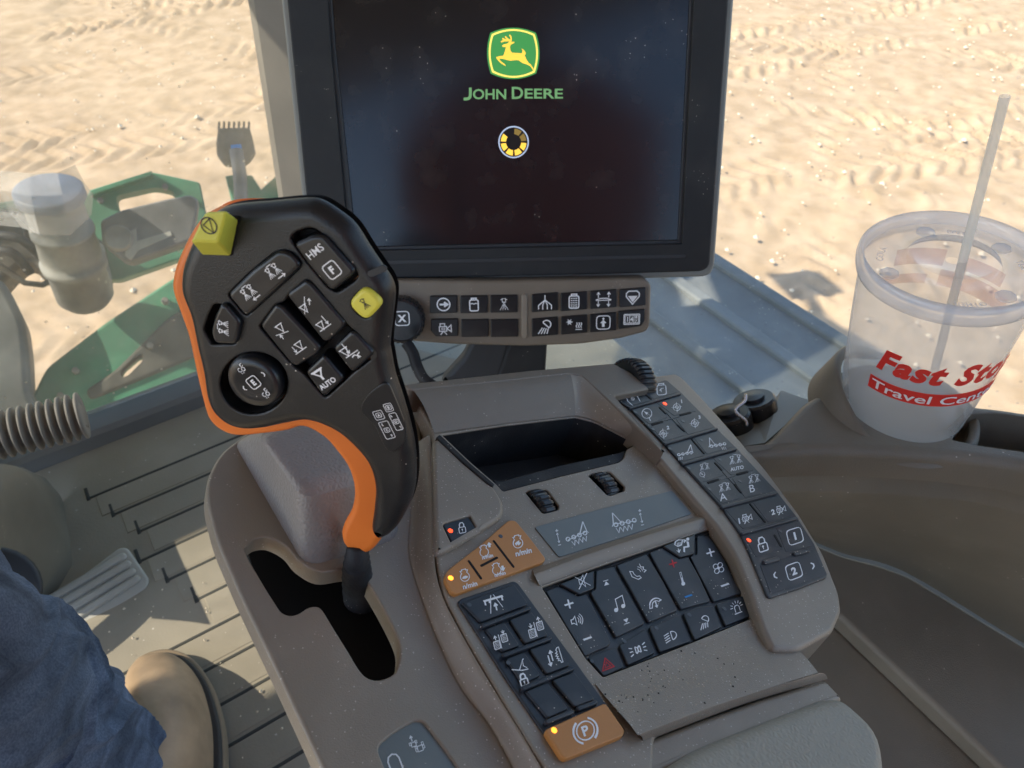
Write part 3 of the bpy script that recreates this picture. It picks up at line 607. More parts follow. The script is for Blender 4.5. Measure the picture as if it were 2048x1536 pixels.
# pillar
pw = MB()
q = [rs(rp-.022, SW-.03, 0), rs(rp-.004, SW-.065, 0), rs(rp+.055, SW-.075, 0), rs(rp+.12, SW-.03, 0), rs(rp+.09, SW+.04, 0), rs(rp-.02, SW+.03, 0)]
up_ = Vector((0, 0, 1)); q = [p+RT*.030 for p in q]
lean = RT*.076
pw.grid([[p+up_*z+lean*((z+.2)) for p in q] for z in (-.9, -.6, -.3, 0, .3, .72)], M['pillar'], closed=True)
pil = pw.build('cab_pillar', cn=False, smooth=False); tag(pil, 'pale grey green corner pillar beside the display', 'pillar')
sl = MB(); q2 = [p+(-FW)*.004+(-RT)*.012 for p in q[:2]]+[q[1]+RT*.004-FW*.006, q[0]-RT*.004]
sl.grid([[p+up_*z+lean*((z+.2)) for p in (q[0]-RT*.022+FW*.01, q[0]-RT*.02-FW*.008, q[1]-RT*.008-FW*.006)] for z in (-.9, -.3, 0, .3, .72)], M['beige'])
sl.build('seal_strip', pil, cn=False, smooth=False)
cp = MB(); cc = at(524, 53, pil_d := (ray(524, 53).dot(FW) and (rs(0, SW-.03, 0)-CAM).dot(FW)/ray(524, 53).dot(FW)))
cp.disc(Pl(cc, -ray(524, 53).normalized(), RT), (0, 0), .008, 0, .012, M['rim'], px=False); cp.build('clip', pil)
# roof, rear wall
rf = MB(); HBox(rf, -1.55, 1.15, -1.0, 1.12, .72, .84, M['bucket']); o = rf.build('cab_roof', smooth=False); tag(o, 'cab roof over the driver seen only as shade', 'roof')
rw = MB(); HBox(rw, -1.3, 1.1, -1.0, -.94, FZ-.05, -.25, M['bucket']); o = rw.build('cab_rear_wall', smooth=False); tag(o, 'dark lining of the cab behind the driver', 'wall')
lw = MB(); HBox(lw, -1.40, -1.36, -.94, .35, FZ, -.45, M['bucket']); o = lw.build('cab_door', smooth=False); tag(o, 'closed left cab door in the shade', 'door')
# walkway outside the side window
wk = MB(); wz = -.95; wp = HZ(wz)
ea = wp.hit(1430, 480); eb = wp.hit(1700, 697); re_ = (ea.x+eb.x)/2
wk.slab(wp, [(rp+.0, -.4), (re_, -.4), (re_, 1.3), (rp+.0, 1.3)], 0, .05, M['deckp'], r=.01, px=False)
dk = wk.build('walkway'); tag(dk, 'grey ribbed metal walkway outside the side window partly in shade', 'walkway')
rr_ = MB()
for i in range(7): rr_.slab(wp, [(re_-.05-i*.13, -.4), (re_-.02-i*.13, -.4), (re_-.02-i*.13, 1.3), (re_-.05-i*.13, 1.3)], .012, .014, M['deckp'], r=.006, px=False, bottom=False)
rr_.build('ridge', dk)
# ------------------------------------------------------------------ armrest console
Z1, Z2 = .010, .016     # heights of the centre panel and of the right rail above the deck
con = thing('armrest_console', 'taupe armrest console covered with keypads, dials and an open tray', 'console', CON.P(0, 0, 0))
T_ = M['taupe']
# left deck with lever gate
gate = {'p': [(487, 1105), (492, 1088), (510, 1074), (540, 1072), (575, 1090), (600, 1118), (640, 1140), (690, 1135), (722, 1140), (740, 1165), (770, 1215), (800, 1275), (805, 1310), (795, 1345), (770, 1361), (742, 1362), (718, 1345), (690, 1300), (662, 1255), (644, 1225), (634, 1216), (618, 1218), (600, 1229), (580, 1234), (560, 1226), (545, 1205), (520, 1165)], 'sm': True}
labelh = {'p': [(747, 1492), (790, 1457), (828, 1436), (848, 1438), (862, 1455), (905, 1512), (990, 1640), (830, 1700), (775, 1560)], 'rd': .004}
deck = [(500, 860), (440, 905), (414, 955), (411, 1000), (432, 1080), (480, 1190), (545, 1325), (618, 1480), (700, 1660), (760, 1800), (1150, 1800), (1100, 1600), (1010, 1420), (900, 1230), (860, 1120), (850, 1000), (840, 830), (760, 760), (640, 780)]
b = MB(); b.slab(CON, deck, 0, .009, T_, r=.002, holes=[gate, labelh], rd=.008); b.build('left_deck', con)
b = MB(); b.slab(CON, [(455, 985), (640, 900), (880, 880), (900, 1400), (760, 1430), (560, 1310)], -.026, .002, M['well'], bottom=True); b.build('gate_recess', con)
b = MB(); b.slab(CON, [(750, 1494), (792, 1460), (828, 1440), (846, 1442), (860, 1458), (903, 1514), (988, 1640), (834, 1695), (778, 1560)], -.0012, .003, M['plate'], r=.0003, rd=.003)
I = Ic(b, CON, 800, 1540, -.001, 60, M['wht2']); I.L((-24, -90), (-30, 40), (-24, 54), (-10, 60), (4, 54), (10, 40), (14, -90), w=5)
I = Ic(b, CON, 834, 1493, -.001, 32, M['wht2']); draw(I, 'trac'); b.build('gate_label_plate', con)
# shoulder flowing up to the centre panel
def pxl(pts, h, pl=CON, n=40):
    q = cr([pl.hit(*p, h) for p in pts], 8, False); L = [0]
    for i in range(1, len(q)): L.append(L[-1]+(q[i]-q[i-1]).length)
    out = []
    for k in range(n):
        t = L[-1]*k/(n-1); i = max(j for j in range(len(L)) if L[j] <= t+1e-12); i = min(i, len(q)-2)
        f = (t-L[i])/max(L[i+1]-L[i], 1e-9); out.append(q[i].lerp(q[i+1], min(f, 1)))
    return out
def loftP(mb, A, hA, B, hB, m, prof='s', n=40, k=10, flip=False, pl=CON):
    a, c = pxl(A, hA, pl, n), pxl(B, hB, pl, n); rows = []
    for i in range(k+1):
        t = i/k; z = {'s': 3*t*t-2*t**3, 'l': t, 'o': 1-(1-t)**2, 'i': t*t, 'q': math.sqrt(max(0, 1-(1-t)**2))}[prof]
        rows.append([pl.P(*p.lerp(q, t), hA+(hB-hA)*z) for p, q in zip(a, c)])
    mb.grid(rows, m, flip=flip)
b = MB()
toe = [(812, 900), (822, 1010), (818, 1100), (838, 1180), (880, 1290), (925, 1380), (985, 1460), (1080, 1640), (1130, 1720)]
cres = [(860, 870), (868, 1010), (868, 1110), (884, 1190), (935, 1290), (998, 1396), (1050, 1480), (1130, 1620), (1180, 1700)]
loftP(b, toe, .0005, cres, Z1-.0005, M['taupe2'], 's', 60, 12)
b.build('shoulder', con)
# centre panel
tray = {'p': [(880, 868), (1010, 848), (1150, 832), (1190, 842), (1272, 884), (1270, 892), (1256, 900), (1250, 918), (1240, 926), (1120, 955), (1006, 985), (990, 968), (940, 925)], 'rd': .002}
radio_hole = {'p': [(1080, 1172), (1200, 1128), (1417, 1055), (1430, 1066), (1478, 1140), (1512, 1228), (1508, 1238), (1380, 1290), (1206, 1358), (1168, 1316)], 'rd': .002}
w1 = {'p': [(1048, 984), (1055, 979), (1090, 976), (1098, 980), (1121, 1012), (1119, 1021), (1090, 1029), (1083, 1027)], 'rd': .001}
w2 = {'p': [(1174, 951), (1180, 946), (1213, 940), (1222, 943), (1252, 973), (1251, 983), (1222, 993), (1213, 991)], 'rd': .001}
lockw = {'p': [(881, 1047), (937, 1030), (943, 1032), (959, 1060), (957, 1066), (906, 1088), (899, 1084)], 'rd': .002}
cpan = [(864, 860), (866, 1000), (870, 1110), (887, 1192), (935, 1285), (1000, 1395), (1054, 1485), (1130, 1600), (1190, 1700), (1400, 1640), (1500, 1520), (1290, 1465), (1640, 1352), (1660, 1300), (1480, 900), (1350, 748), (1296, 776), (1262, 744), (1240, 728), (1060, 744), (830, 764), (845, 810)]
cpan = [(864, 860), (866, 1000), (870, 1110), (887, 1192), (935, 1285), (1000, 1395), (1054, 1485), (1130, 1600), (1190, 1700), (1300, 1700), (1310, 1470), (1480, 1400), (1636, 1345), (1590, 1290), (1540, 1250), (1480, 1040), (1400, 900), (1335, 785), (1296, 779), (1262, 750), (1225, 732), (1060, 746), (826, 768), (838, 812)]
b = MB(); b.slab(CON, cpan, Z1, .03, M['taupe2'], r=.002, holes=[tray, radio_hole, w1, w2, lockw], rd=.004); b.build('centre_panel', con)
# raised left plateau by lock key (thin step)
b = MB(); b.slab(CON, [(866, 880), (884, 872), (940, 925), (986, 968), (1010, 1008), (1006, 1032), (985, 1046), (890, 1102), (872, 1104), (868, 1000)], Z1+.0035, .006, M['taupe2'], r=.0025, holes=[dict(p=[(880, 1045), (937, 1028), (943, 1030), (960, 1060), (957, 1067), (906, 1090), (899, 1086)], rd=.003)], rd=.007)
b.build('raised_pad', con)
# deep tray
def hole_walls(mb, pl, hp, h, dep, m, rd=0, inset=0):
    q = [pl.hit(*p, h) for p in hp]; q = rnd(q, rd) if rd else q
    if area(q) < 0: q = q[::-1]
    nn_ = norms(q); q = [p-m_*(.0014*k_) for p, (m_, k_) in zip(q, nn_)]
    rows = [[pl.P(p.x, p.y, h-.0008) for p in q], [pl.P(p.x, p.y, h-dep) for p in q]]
    mb.grid(rows, m, closed=True, flip=True)
    tri = [Vector((p.x, p.y, 0)) for p in q]; c = tessellate_polygon([tri]); fs = []
    for t in c:
        a, bb, cc_ = (q[i] for i in t); fs.append(list(t) if (bb-a).x*(cc_-a).y-(bb-a).y*(cc_-a).x > 0 else list(t)[::-1])
    mb.add([pl.P(p.x, p.y, h-dep) for p in q], [pl.n.copy()]*len(q), fs, m)
b = MB(); hole_walls(b, CON, tray['p'], Z1, .034, M['rub'], .002)
b.slab(CON, [(1240, 926), (1120, 955), (1006, 985), (990, 968), (985, 958), (1000, 962), (1120, 930), (1238, 905), (1250, 900), (1250, 918)], Z1-.0015, .004, M['rub'], r=.001, rd=.001)
b.slab(CON, [(880, 868), (940, 925), (990, 968), (985, 972), (975, 966), (925, 924), (872, 874)], Z1+.0045, .004, M['rub'], r=.0008, rd=.001)
b.build('tray_liner', con)
# sloping hood around the back of the tray
b = MB()
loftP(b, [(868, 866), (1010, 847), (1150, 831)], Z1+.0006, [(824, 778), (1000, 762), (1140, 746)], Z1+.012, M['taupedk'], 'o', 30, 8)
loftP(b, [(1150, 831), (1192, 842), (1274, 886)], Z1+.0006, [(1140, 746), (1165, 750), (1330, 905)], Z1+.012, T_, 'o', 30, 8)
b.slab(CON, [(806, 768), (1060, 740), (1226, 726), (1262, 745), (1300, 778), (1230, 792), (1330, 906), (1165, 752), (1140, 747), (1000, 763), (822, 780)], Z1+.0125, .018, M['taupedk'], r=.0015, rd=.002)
b.build('tray_hood', con)
# thumb wheels
def wheel(pl, c, rad, wd, ax, m, name, parent, ribs=22):
    b = MB(); a = ax.normalized(); u = a.cross(pl.n).normalized(); v = a.cross(u); rows = []
    for t, rr in ((-.5, .72), (-.5, .86), (-.42, .96), (-.25, 1), (.25, 1), (.42, .96), (.5, .86), (.5, .72)):
        row = []
        for k in range(ribs*6):
            an = k*2*math.pi/(ribs*6); bump = 1-.07*(1 if (k % 6) < 2 else 0)
            row.append(c+a*wd*t+(u*math.cos(an)+v*math.sin(an))*rad*rr*(bump if rr > .8 else 1))
        rows.append(row)
    b.grid(rows, m, closed=True, cap0=True, cap1=True); return b.build(name, parent, smooth=False)
wheel(CON, CON.w(1084, 1001, Z1)-nC*.0105, .0140, .0102, CON.ex, M['key'], 'thumb_wheel', con)
wheel(CON, CON.w(1212, 965, Z1)-nC*.0105, .0140, .0107, CON.ex, M['key'], 'thumb_wheel', con)
wheel(CON, CON.w(1262, 772, Z1-.001), .0215, .0155, (CON.ex*1-CON.ey*.05), M['key'], 'large_thumb_wheel', con, 34)
b = MB(); hole_walls(b, CON, w1['p'], Z1, .012, M['well']); hole_walls(b, CON, w2['p'], Z1, .012, M['well']); b.build('wheel_well', con)
# grey label plate with boom marks
b = MB(); b.slab(CON, [(1069, 1054), (1200, 1018), (1344, 981), (1384, 1027), (1250, 1073), (1118, 1114)], Z1+.0006, .0012, M['plate'], r=.0003, rd=.0015)
for k, x, y, wd in (('b3', 1154, 1067, 46), ('b4', 1247, 1041, 48)): draw(Ic(b, CON, x, y, Z1+.0007, wd, M['wht2'], 6 if k == 'b3' else 0), k)
for x, y in ((1116, 1076), (1282, 1036)): draw(Ic(b, CON, x, y, Z1+.0007, 24, M['wht2']), 'pm')
b.build('label_plate', con)
# key helper: key body with print and indicator as sub-parts
GL = Z1
def key(pl, pts, h, th, m, icons=(), leds=(), parent=None, name='key', rd=.0012, r=.0007, label=None, sm=False, slots=()):
    mb = MB(); mb.slab(pl, pts, h, th, m, r=r, rd=rd, sm=sm, bottom=False)
    for s in slots: mb.bar(pl, s[0], s[1], s[2], h+.0002, .0002, M['well'], r=.0001)
    o = mb.build(name, parent, label)
    if icons:
        ib = MB()
        for ic in icons:
            k, x, y, wd = ic[:4]; mm = ic[4] if len(ic) > 4 else M['white']; rot = ic[5] if len(ic) > 5 else 0
            draw(Ic(ib, pl, x, y, h+.00012, wd, mm, rot), k)
        ib.build('printed_symbol', o)
    for lx, ly, rr, mm in leds:
        lb = MB(); lb.disc(pl, (lx, ly), rr, h+.0002, .0003, mm, r=.0001); lb.build('indicator_light', o)
    return o
# lock key
key(CON, [(885, 1048), (935, 1034), (939, 1036), (955, 1061), (953, 1066), (906, 1084), (902, 1082)], Z1+.0026, .006, M['navy'], [('lock', 924, 1056, 26)], [(901, 1061, 5.2, M['led'])], con, 'lock_key', rd=.0018)
# orange throttle pad
key(CON, [(887, 1156), (895, 1140), (960, 1090), (1017, 1040), (1031, 1040), (1060, 1075), (1092, 1117), (1087, 1124), (1000, 1155), (912, 1188), (903, 1185)], Z1+.0022, .004, M['okey'],
    [('turt', 930, 1154, 30), ('nmin', 940, 1170, 34), ('eup', 970, 1103, 30), ('nmin', 975, 1113, 26), ('edn', 995, 1139, 30), ('nmin', 1000, 1148, 26), ('hare', 1036, 1087, 32), ('nmin', 1047, 1104, 38)],
    [(901.5, 1155.5, 5.6, M['ledy']), (1001.5, 1072, 4.6, M['dim'])], con, 'throttle_key', rd=.003, label='orange throttle key with turtle and hare symbols',
    slots=[((938, 1122), (962, 1156), .0013), ((988, 1082), (1027, 1133), .0013), ((963, 1131), (994, 1115), .0013)])
# left keypad
kp = MB(); kp.slab(CON, [(915, 1204), (921, 1197), (1028, 1161), (1037, 1166), (1144, 1312), (1251, 1459), (1249, 1471), (1190, 1496), (1133, 1519), (1123, 1517), (1020, 1368)], Z1+.0012, .003, M['navy'], r=.0008, rd=.0015)
for a, c in (((966, 1250), (1059, 1215)), ((1008, 1309), (1101, 1275)), ((1047, 1375), (1146, 1335)), ((1095, 1442), (1145, 1422)), ((1158, 1415), (1192, 1403))): kp.bar(CON, a, c, .0019, Z1+.0036, .003, M['navy'], r=.0007)
kp.build('keypad_base', con)
H = Z1+.0024; N_ = M['navy']
key(CON, [(923, 1205), (1028, 1167), (1058, 1208), (961, 1244)], H, .002, N_, [('row', 988, 1204, 44)], [(939, 1209, 4.6, M['dim'])], con)
key(CON, [(970, 1258), (1008, 1243), (1040, 1291), (1005, 1303)], H, .002, N_, [('tyi', 1001, 1282, 34)], (), con)
key(CON, [(1018, 1239), (1062, 1222), (1097, 1270), (1050, 1287)], H, .002, N_, [('tyo', 1072, 1258, 36)], (), con)
key(CON, [(1011, 1317), (1048, 1303), (1082, 1350), (1046, 1368)], H, .002, N_, [('blk', 1040, 1337, 36)], [(1017, 1325, 4.6, M['dim'])], con)
key(CON, [(1058, 1298), (1104, 1282), (1141, 1330), (1093, 1348)], H, .002, N_, [('steps', 1110, 1313, 34)], (), con)
key(CON, [(1050, 1382), (1094, 1364), (1138, 1417), (1095, 1436)], H, .002, N_, (), (), con, label='blank key')
key(CON, [(1104, 1360), (1149, 1343), (1190, 1398), (1150, 1414)], H+.0004, .002, N_, (), (), con, label='scuffed blank key')
key(CON, [(1089, 1459), (1211, 1405), (1250, 1460), (1247, 1471), (1190, 1494), (1133, 1517), (1124, 1513)], H+.0008, .003, M['okey'], [('park', 1171, 1461, 54)], [(1108.5, 1460, 6, M['ledy'])], con, 'park_brake_key', rd=.0018, label='orange park brake key with P symbol')
# radio and climate keypad, sunk in its frame
kp = MB(); hole_walls(kp, CON, radio_hole['p'], Z1, .008, M['rub'], .002)
kp.slab(CON, radio_hole['p'], Z1-.0028, .004, M['navy'], r=.0003, rd=.002)
kp.bar(CON, (1086, 1181), (1186, 1139), .004, Z1-.002, .003, M['rub']); kp.bar(CON, (1190, 1137), (1416, 1063), .004, Z1-.002, .003, M['rub'])
kp.build('keypad_recess', con)
H = Z1-.0012
key(CON, [(1118, 1168), (1189, 1140), (1189, 1176), (1158, 1188)], H+.0012, .005, M['key'], [('mute', 1166, 1162, 32)], (), con)
key(CON, [(1326, 1092), (1391, 1068), (1390, 1106), (1360, 1114)], H+.0012, .005, M['key'], [('clim', 1368, 1093, 36)], (), con)
key(CON, [(1091, 1182), (1119, 1171), (1156, 1192), (1173, 1187), (1222, 1283), (1219, 1290), (1169, 1311), (1130, 1248)], H, .006, N_, [('+', 1138, 1208, 23), ('spk', 1155, 1240, 28), ('-', 1175, 1277, 22)], (), con)
key(CON, [(1192, 1141), (1227, 1132), (1260, 1190), (1290, 1246), (1232, 1274), (1180, 1184), (1191, 1178)], H, .006, N_, [('next', 1213, 1168, 22), ('note', 1237, 1207, 30), ('prev', 1252, 1240, 22)], (), con)
key(CON, [(1233, 1130), (1293, 1107), (1328, 1165), (1356, 1220), (1297, 1244), (1262, 1180)], H, .006, N_, [('voice', 1277, 1145, 36), ('hang', 1311, 1205, 32)], (), con)
key(CON, [(1299, 1105), (1324, 1095), (1358, 1117), (1376, 1112), (1400, 1155), (1421, 1202), (1400, 1207), (1362, 1218), (1332, 1165)], H, .006, N_, [('+', 1346, 1127, 20, M['red']), ('ther', 1364, 1158, 30), ('-', 1377, 1192, 19, M['blue'])], (), con)
key(CON, [(1394, 1108), (1394, 1072), (1410, 1070), (1428, 1085), (1450, 1122), (1470, 1165), (1486, 1186), (1427, 1203), (1402, 1155), (1380, 1112)], H, .006, N_, [('+', 1421, 1105, 21), ('fan', 1437, 1136, 28), ('-', 1450, 1170, 21)], (), con)
key(CON, [(1175, 1315), (1218, 1297), (1233, 1294), (1249, 1334), (1208, 1353)], H-.0004, .006, N_, [('haz', 1214, 1328, 27, M['red'])], [(1184, 1322, 4, M['dim'])], con)
key(CON, [(1238, 1290), (1291, 1257), (1311, 1305), (1256, 1330)], H, .006, N_, [('side', 1276, 1299, 36)], [(1249, 1282, 4.6, M['dim'])], con)
key(CON, [(1298, 1253), (1360, 1229), (1382, 1282), (1320, 1304)], H, .006, N_, [('head', 1342, 1272, 30)], [(1313, 1256, 4.6, M['dim'])], con)
key(CON, [(1366, 1226), (1396, 1213), (1427, 1211), (1445, 1253), (1390, 1280)], H, .006, N_, [('work', 1409, 1244, 28)], [(1379, 1229, 4.6, M['dim'])], con)
key(CON, [(1432, 1208), (1489, 1190), (1506, 1231), (1451, 1251)], H, .006, N_, [('beac', 1474, 1216, 30)], [(1449, 1217, 4.6, M['dim'])], con)
# frame strips round the radio keypad
b = MB()
loftP(b, [(1080, 1171), (1200, 1128), (1330, 1084), (1418, 1054)], Z1+.0004, [(1068, 1150), (1186, 1106), (1318, 1064), (1412, 1036)], Z1+.003, T_, 's', 24, 6)
loftP(b, [(1068, 1150), (1186, 1106), (1318, 1064), (1412, 1036)], Z1+.003, [(1066, 1138), (1184, 1096), (1316, 1055), (1408, 1028)], Z1+.0003, T_, 's', 24, 4)
b.build('keypad_frame', con)
# lower apron in front of the radio keypad (slopes down to the armrest)
# right rail
rail = [(1226, 762), (1349, 746), (1362, 752), (1400, 790), (1450, 845), (1530, 935), (1600, 1028), (1650, 1110), (1680, 1185), (1685, 1222), (1668, 1262), (1600, 1300), (1545, 1298), (1528, 1262), (1500, 1180), (1470, 1108), (1432, 1050), (1395, 1008), (1330, 930), (1262, 850), (1220, 800)]
b = MB(); b.slab(CON, rail, Z2, .034, T_, r=.003, rd=.004); b.build('right_rail', con)
b = MB()
padR = [(1227, 795), (1232, 790), (1280, 776), (1328, 760), (1334, 760), (1362, 784), (1433, 856), (1473, 895), (1554, 982), (1594, 1033), (1629, 1087), (1655, 1148), (1653, 1155), (1600, 1176), (1542, 1195), (1535, 1193), (1500, 1108), (1481, 1067), (1442, 1012), (1364, 927), (1328, 887), (1259, 816)]
b.slab(CON, padR, Z2+.0014, .003, N_, r=.0008, rd=.0012)
HR = Z2+.0014
for a, c in (((1260, 815), (1360, 786)), ((1330, 886), (1434, 856)), ((1366, 926), (1472, 897)), ((1445, 1013), (1552, 984)), ((1485, 1065), (1594, 1035))): b.bar(CON, a, c, .0021, HR+.0016, .002, N_, r=.0008)
for a, c in (((1531, 1123), (1556, 1116)), ((1591, 1106), (1616, 1099))): b.bar(CON, a, c, .0028, HR+.0016, .002, N_, r=.0008)
for a, c, wd in (((1279, 778), (1302, 797), .002), ((1384, 878), (1408, 906), .0014), ((1501, 1008), (1530, 1043), .0014),
    ((1320, 815), (1331, 826), .0017), ((1361, 829.5), (1381, 824.5), .0017), ((1305, 848.5), (1325, 843), .0017), ((1356, 850), (1368, 861), .0017),
    ((1431, 926), (1443, 939), .0017), ((1475, 948), (1495, 943), .0017), ((1417, 965), (1437, 959), .0017), ((1470, 969), (1482, 984), .0017), ((1550, 1071), (1562, 1092), .0017)): b.bar(CON, a, c, wd, HR+.0004, .0004, M['well'], r=.00005)
for x, y in ((1344, 837), (1456, 955)):
    b.bar(CON, (x-14, y+4), (x+14, y-4), .0006, HR+.0003, .0003, N_, r=.0001); b.bar(CON, (x-11, y-12), (x+11, y+12), .0006, HR+.0003, .0003, N_, r=.0001)
b.build('right_keypad', con)
def cell(pts, icons, leds): key(CON, pts, HR+.00018, .0003, N_, [(i[0], i[1], i[2], i[3]*1.12) for i in icons], leds, con, rd=.0012, r=.00012)
D_ = M['dim']
cell([(1232, 794), (1276, 782), (1301, 801), (1261, 812)], [('wip', 1266, 798, 28)], [(1239, 794, 4, D_)])
cell([(1285, 777), (1330, 763), (1356, 784), (1307, 798)], [('jar', 1323, 778, 26)], [(1298, 776, 4, D_)])
cell([(1264, 820), (1308, 807), (1336, 834), (1299, 848)], [('comp', 1294, 829, 26)], [(1271, 824, 4, D_)])
cell([(1313, 805), (1363, 791), (1393, 822), (1348, 831)], [('t1', 1355, 812, 24)], [(1330, 807, 4.6, M['led'])])
cell([(1302, 853), (1340, 840), (1370, 870), (1328, 882)], [('t2', 1328, 865, 24)], [(1306, 858, 4, D_)])
cell([(1352, 838), (1396, 826), (1427, 855), (1376, 869)], [('t3', 1391, 844, 24)], [(1366, 842, 4, D_)])
cell([(1334, 891), (1380, 879), (1408, 911), (1366, 922)], [('b1', 1371, 904, 28)], [(1340, 897, 4, D_)])
cell([(1388, 876), (1434, 862), (1466, 893), (1414, 908)], [('b2', 1434, 887, 30)], [(1403, 880, 4, D_)])
cell([(1370, 932), (1420, 918), (1449, 950), (1402, 965)], [('nozc', 1409, 933, 20)], [(1378, 936, 4, D_)])
cell([(1426, 916), (1474, 903), (1508, 940), (1462, 950)], [('noza', 1471, 918, 26)], [(1440, 919, 4, D_)])
cell([(1408, 970), (1452, 957), (1482, 996), (1444, 1007)], [('noz2', 1449, 974, 24), ('A', 1446, 994, 22)], [(1419, 978, 4, D_)])
cell([(1464, 956), (1512, 945), (1546, 981), (1490, 995)], [('noz2', 1508, 957, 24), ('B', 1504, 977, 22)], [(1480, 962, 4, D_)])
cell([(1450, 1018), (1496, 1007), (1528, 1046), (1486, 1058)], [('cam1', 1493, 1035, 21)], ())
cell([(1506, 1005), (1552, 991), (1588, 1030), (1536, 1044)], [('cam2', 1561, 1018, 20)], ())
cell([(1488, 1072), (1544, 1055), (1566, 1098), (1512, 1114)], [('lock', 1525, 1089, 32)], [(1498, 1080, 4.8, M['led'])])
cell([(1552, 1054), (1592, 1042), (1624, 1090), (1572, 1104)], [('B1', 1590, 1072, 32)], [(1561, 1062, 4, D_)])
cell([(1520, 1130), (1626, 1098), (1650, 1148), (1542, 1188)], [('<', 1550, 1151, 22), ('B2', 1588, 1142, 32), ('>', 1626, 1131, 22)], ())
# ledge and seams below the keypads
b = MB()
loftP(b, [(1190, 1366), (1300, 1325), (1420, 1280), (1545, 1240)], Z1+.0005, [(1275, 1470), (1390, 1425), (1500, 1388), (1636, 1345)], Z1+.005, M['taupe2'], 's', 24, 10)
loftP(b, [(1275, 1470), (1390, 1425), (1500, 1388), (1640, 1346)], Z1+.005, [(1286, 1484), (1400, 1440), (1512, 1400), (1655, 1358)], Z1-.001, T_, 'i', 24, 5)
b.slab(CON, [(1080, 1560), (1286, 1482), (1400, 1438), (1512, 1398), (1650, 1356), (1690, 1398), (1600, 1430), (1400, 1510), (1100, 1640)], Z1-.001, .03, T_, r=.003, rd=.003)
b.build('front_ledge', con)
# seam groove
# padded armrest
arm = thing('armrest_pad', 'pale grey grained armrest cushion at the lower right of the console', 'armrest', CON.w(1500, 1520, 0))
b = MB(); b.slab(CON, [(1180, 1640), (1380, 1492), (1480, 1452), (1650, 1388), (1686, 1386), (1768, 1458), (1782, 1540), (1760, 1800), (1200, 1900)], Z1+.004, .05, M['cushion'], r=.008, rd=.022, steps=8)
b.build('cushion', arm)
# soft boss under the lever
hb = .034
bt = [CON.w(516, 868, hb), CON.w(604, 986, hb), CON.w(722, 952, hb), CON.w(655, 820, hb)]
bm_ = [CON.w(485, 868, .012), CON.w(606, 1092, .010), CON.w(790, 1050, .010), CON.w(750, 840, .012)]
bb_ = [CON.w(462, 880, -.001), CON.w(612, 1140, -.001), CON.w(800, 1080, -.001), CON.w(770, 845, -.001)]
b = MB()
def ringq(q, r, n=5):
    out = []
    for i in range(4):
        p0, p, p1 = q[i-1], q[i], q[(i+1) % 4]; a = p+(p0-p).normalized()*r; c = p+(p1-p).normalized()*r
        for k in range(n+1): t = k/n; out.append(a*(1-t)**2+p*2*t*(1-t)+c*t*t)
        for k in range(1, 4): out.append(c.lerp(p1+(p-p1).normalized()*r, k/4))
    return out
cen = sum(bt, Vector())/4
ins = lambda f, dz: [p.lerp(cen, f)-nC*dz for p in bt]
rows = [ringq(bb_, .010), ringq(bm_, .008), ringq([p.lerp(q, .12) for p, q in zip(bt, bm_)], .008), ringq(ins(.03, .0014), .007), ringq(ins(.10, -.0002), .007), ringq(ins(.3, -.0010), .005), ringq(ins(.7, -.0012), .002)]
b.grid(rows[2:], M['leather'], closed=True, cap1=True, flip=True); b.grid(rows[:3], M['leather'], closed=True, flip=True)
o = b.build('soft_boss', con, cn=False)
# ------------------------------------------------------------------ control lever
lev = thing('control_lever', 'black multi button control lever with orange edge trim standing in the console gate', 'control lever', CON.w(715, 1160, 0))
TH = .022
body = [(360, 522), (381, 474), (410, 437), (450, 418), (530, 410), (600, 404), (631, 408), (665, 428), (700, 457), (732, 506), (756, 541), (774, 568), (781, 594), (777, 640), (771, 696), (774, 720), (782, 760), (797, 805), (813, 860), (823, 910), (825, 965), (818, 1008), (803, 1042), (788, 1066), (768, 1084), (750, 1086), (737, 1068), (741, 1030), (743, 980), (727, 932), (684, 885), (644, 861), (606, 851), (568, 856), (520, 866), (480, 868), (446, 857), (418, 832), (404, 800), (396, 750), (384, 700), (371, 640), (353, 592), (352, 556)]
hms = {'p': [(573, 475), (590, 458), (620, 450), (641, 459), (722, 548), (716, 564), (677, 591), (655, 582), (600, 515)], 'rd': .003}
rowk = {'p': [(449, 589), (500, 540), (553, 497), (585, 503), (609, 533), (560, 578), (496, 636), (484, 631)], 'rd': .0025}
lk = {'p': [(402, 659), (412, 628), (425, 603), (446, 606), (456, 612), (486, 646), (475, 693), (420, 694)], 'rd': .002}
yb = {'p': [(689, 608), (729, 566), (771, 605), (733, 651)], 'rd': .008}
dial = {'p': [(507+72*math.cos(R(a)), 767+66*math.sin(R(a))) for a in range(0, 360, 12)]}
mainw = {'p': [(512, 653), (549, 604), (564, 602), (572, 588), (611, 555), (624, 560), (700, 650), (712, 660), (755, 706), (753, 716), (710, 749), (655, 799), (644, 797), (604, 750), (585, 738)], 'rd': .002}
oq = dict(p=[(474, 432), (482, 440), (470, 500), (460, 508), (455, 480)])
b = MB(); b.slab(LEV, body, 0, .010, M['black'], r=.0062, sm=True, steps=7, tap=.0075, holes=[hms, rowk, lk, yb, dial, mainw]); hs = b.build('handle', lev)
b = MB()
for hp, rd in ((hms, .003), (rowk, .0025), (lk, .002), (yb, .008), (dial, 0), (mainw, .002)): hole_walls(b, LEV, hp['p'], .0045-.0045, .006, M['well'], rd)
b.build('key_well', lev)
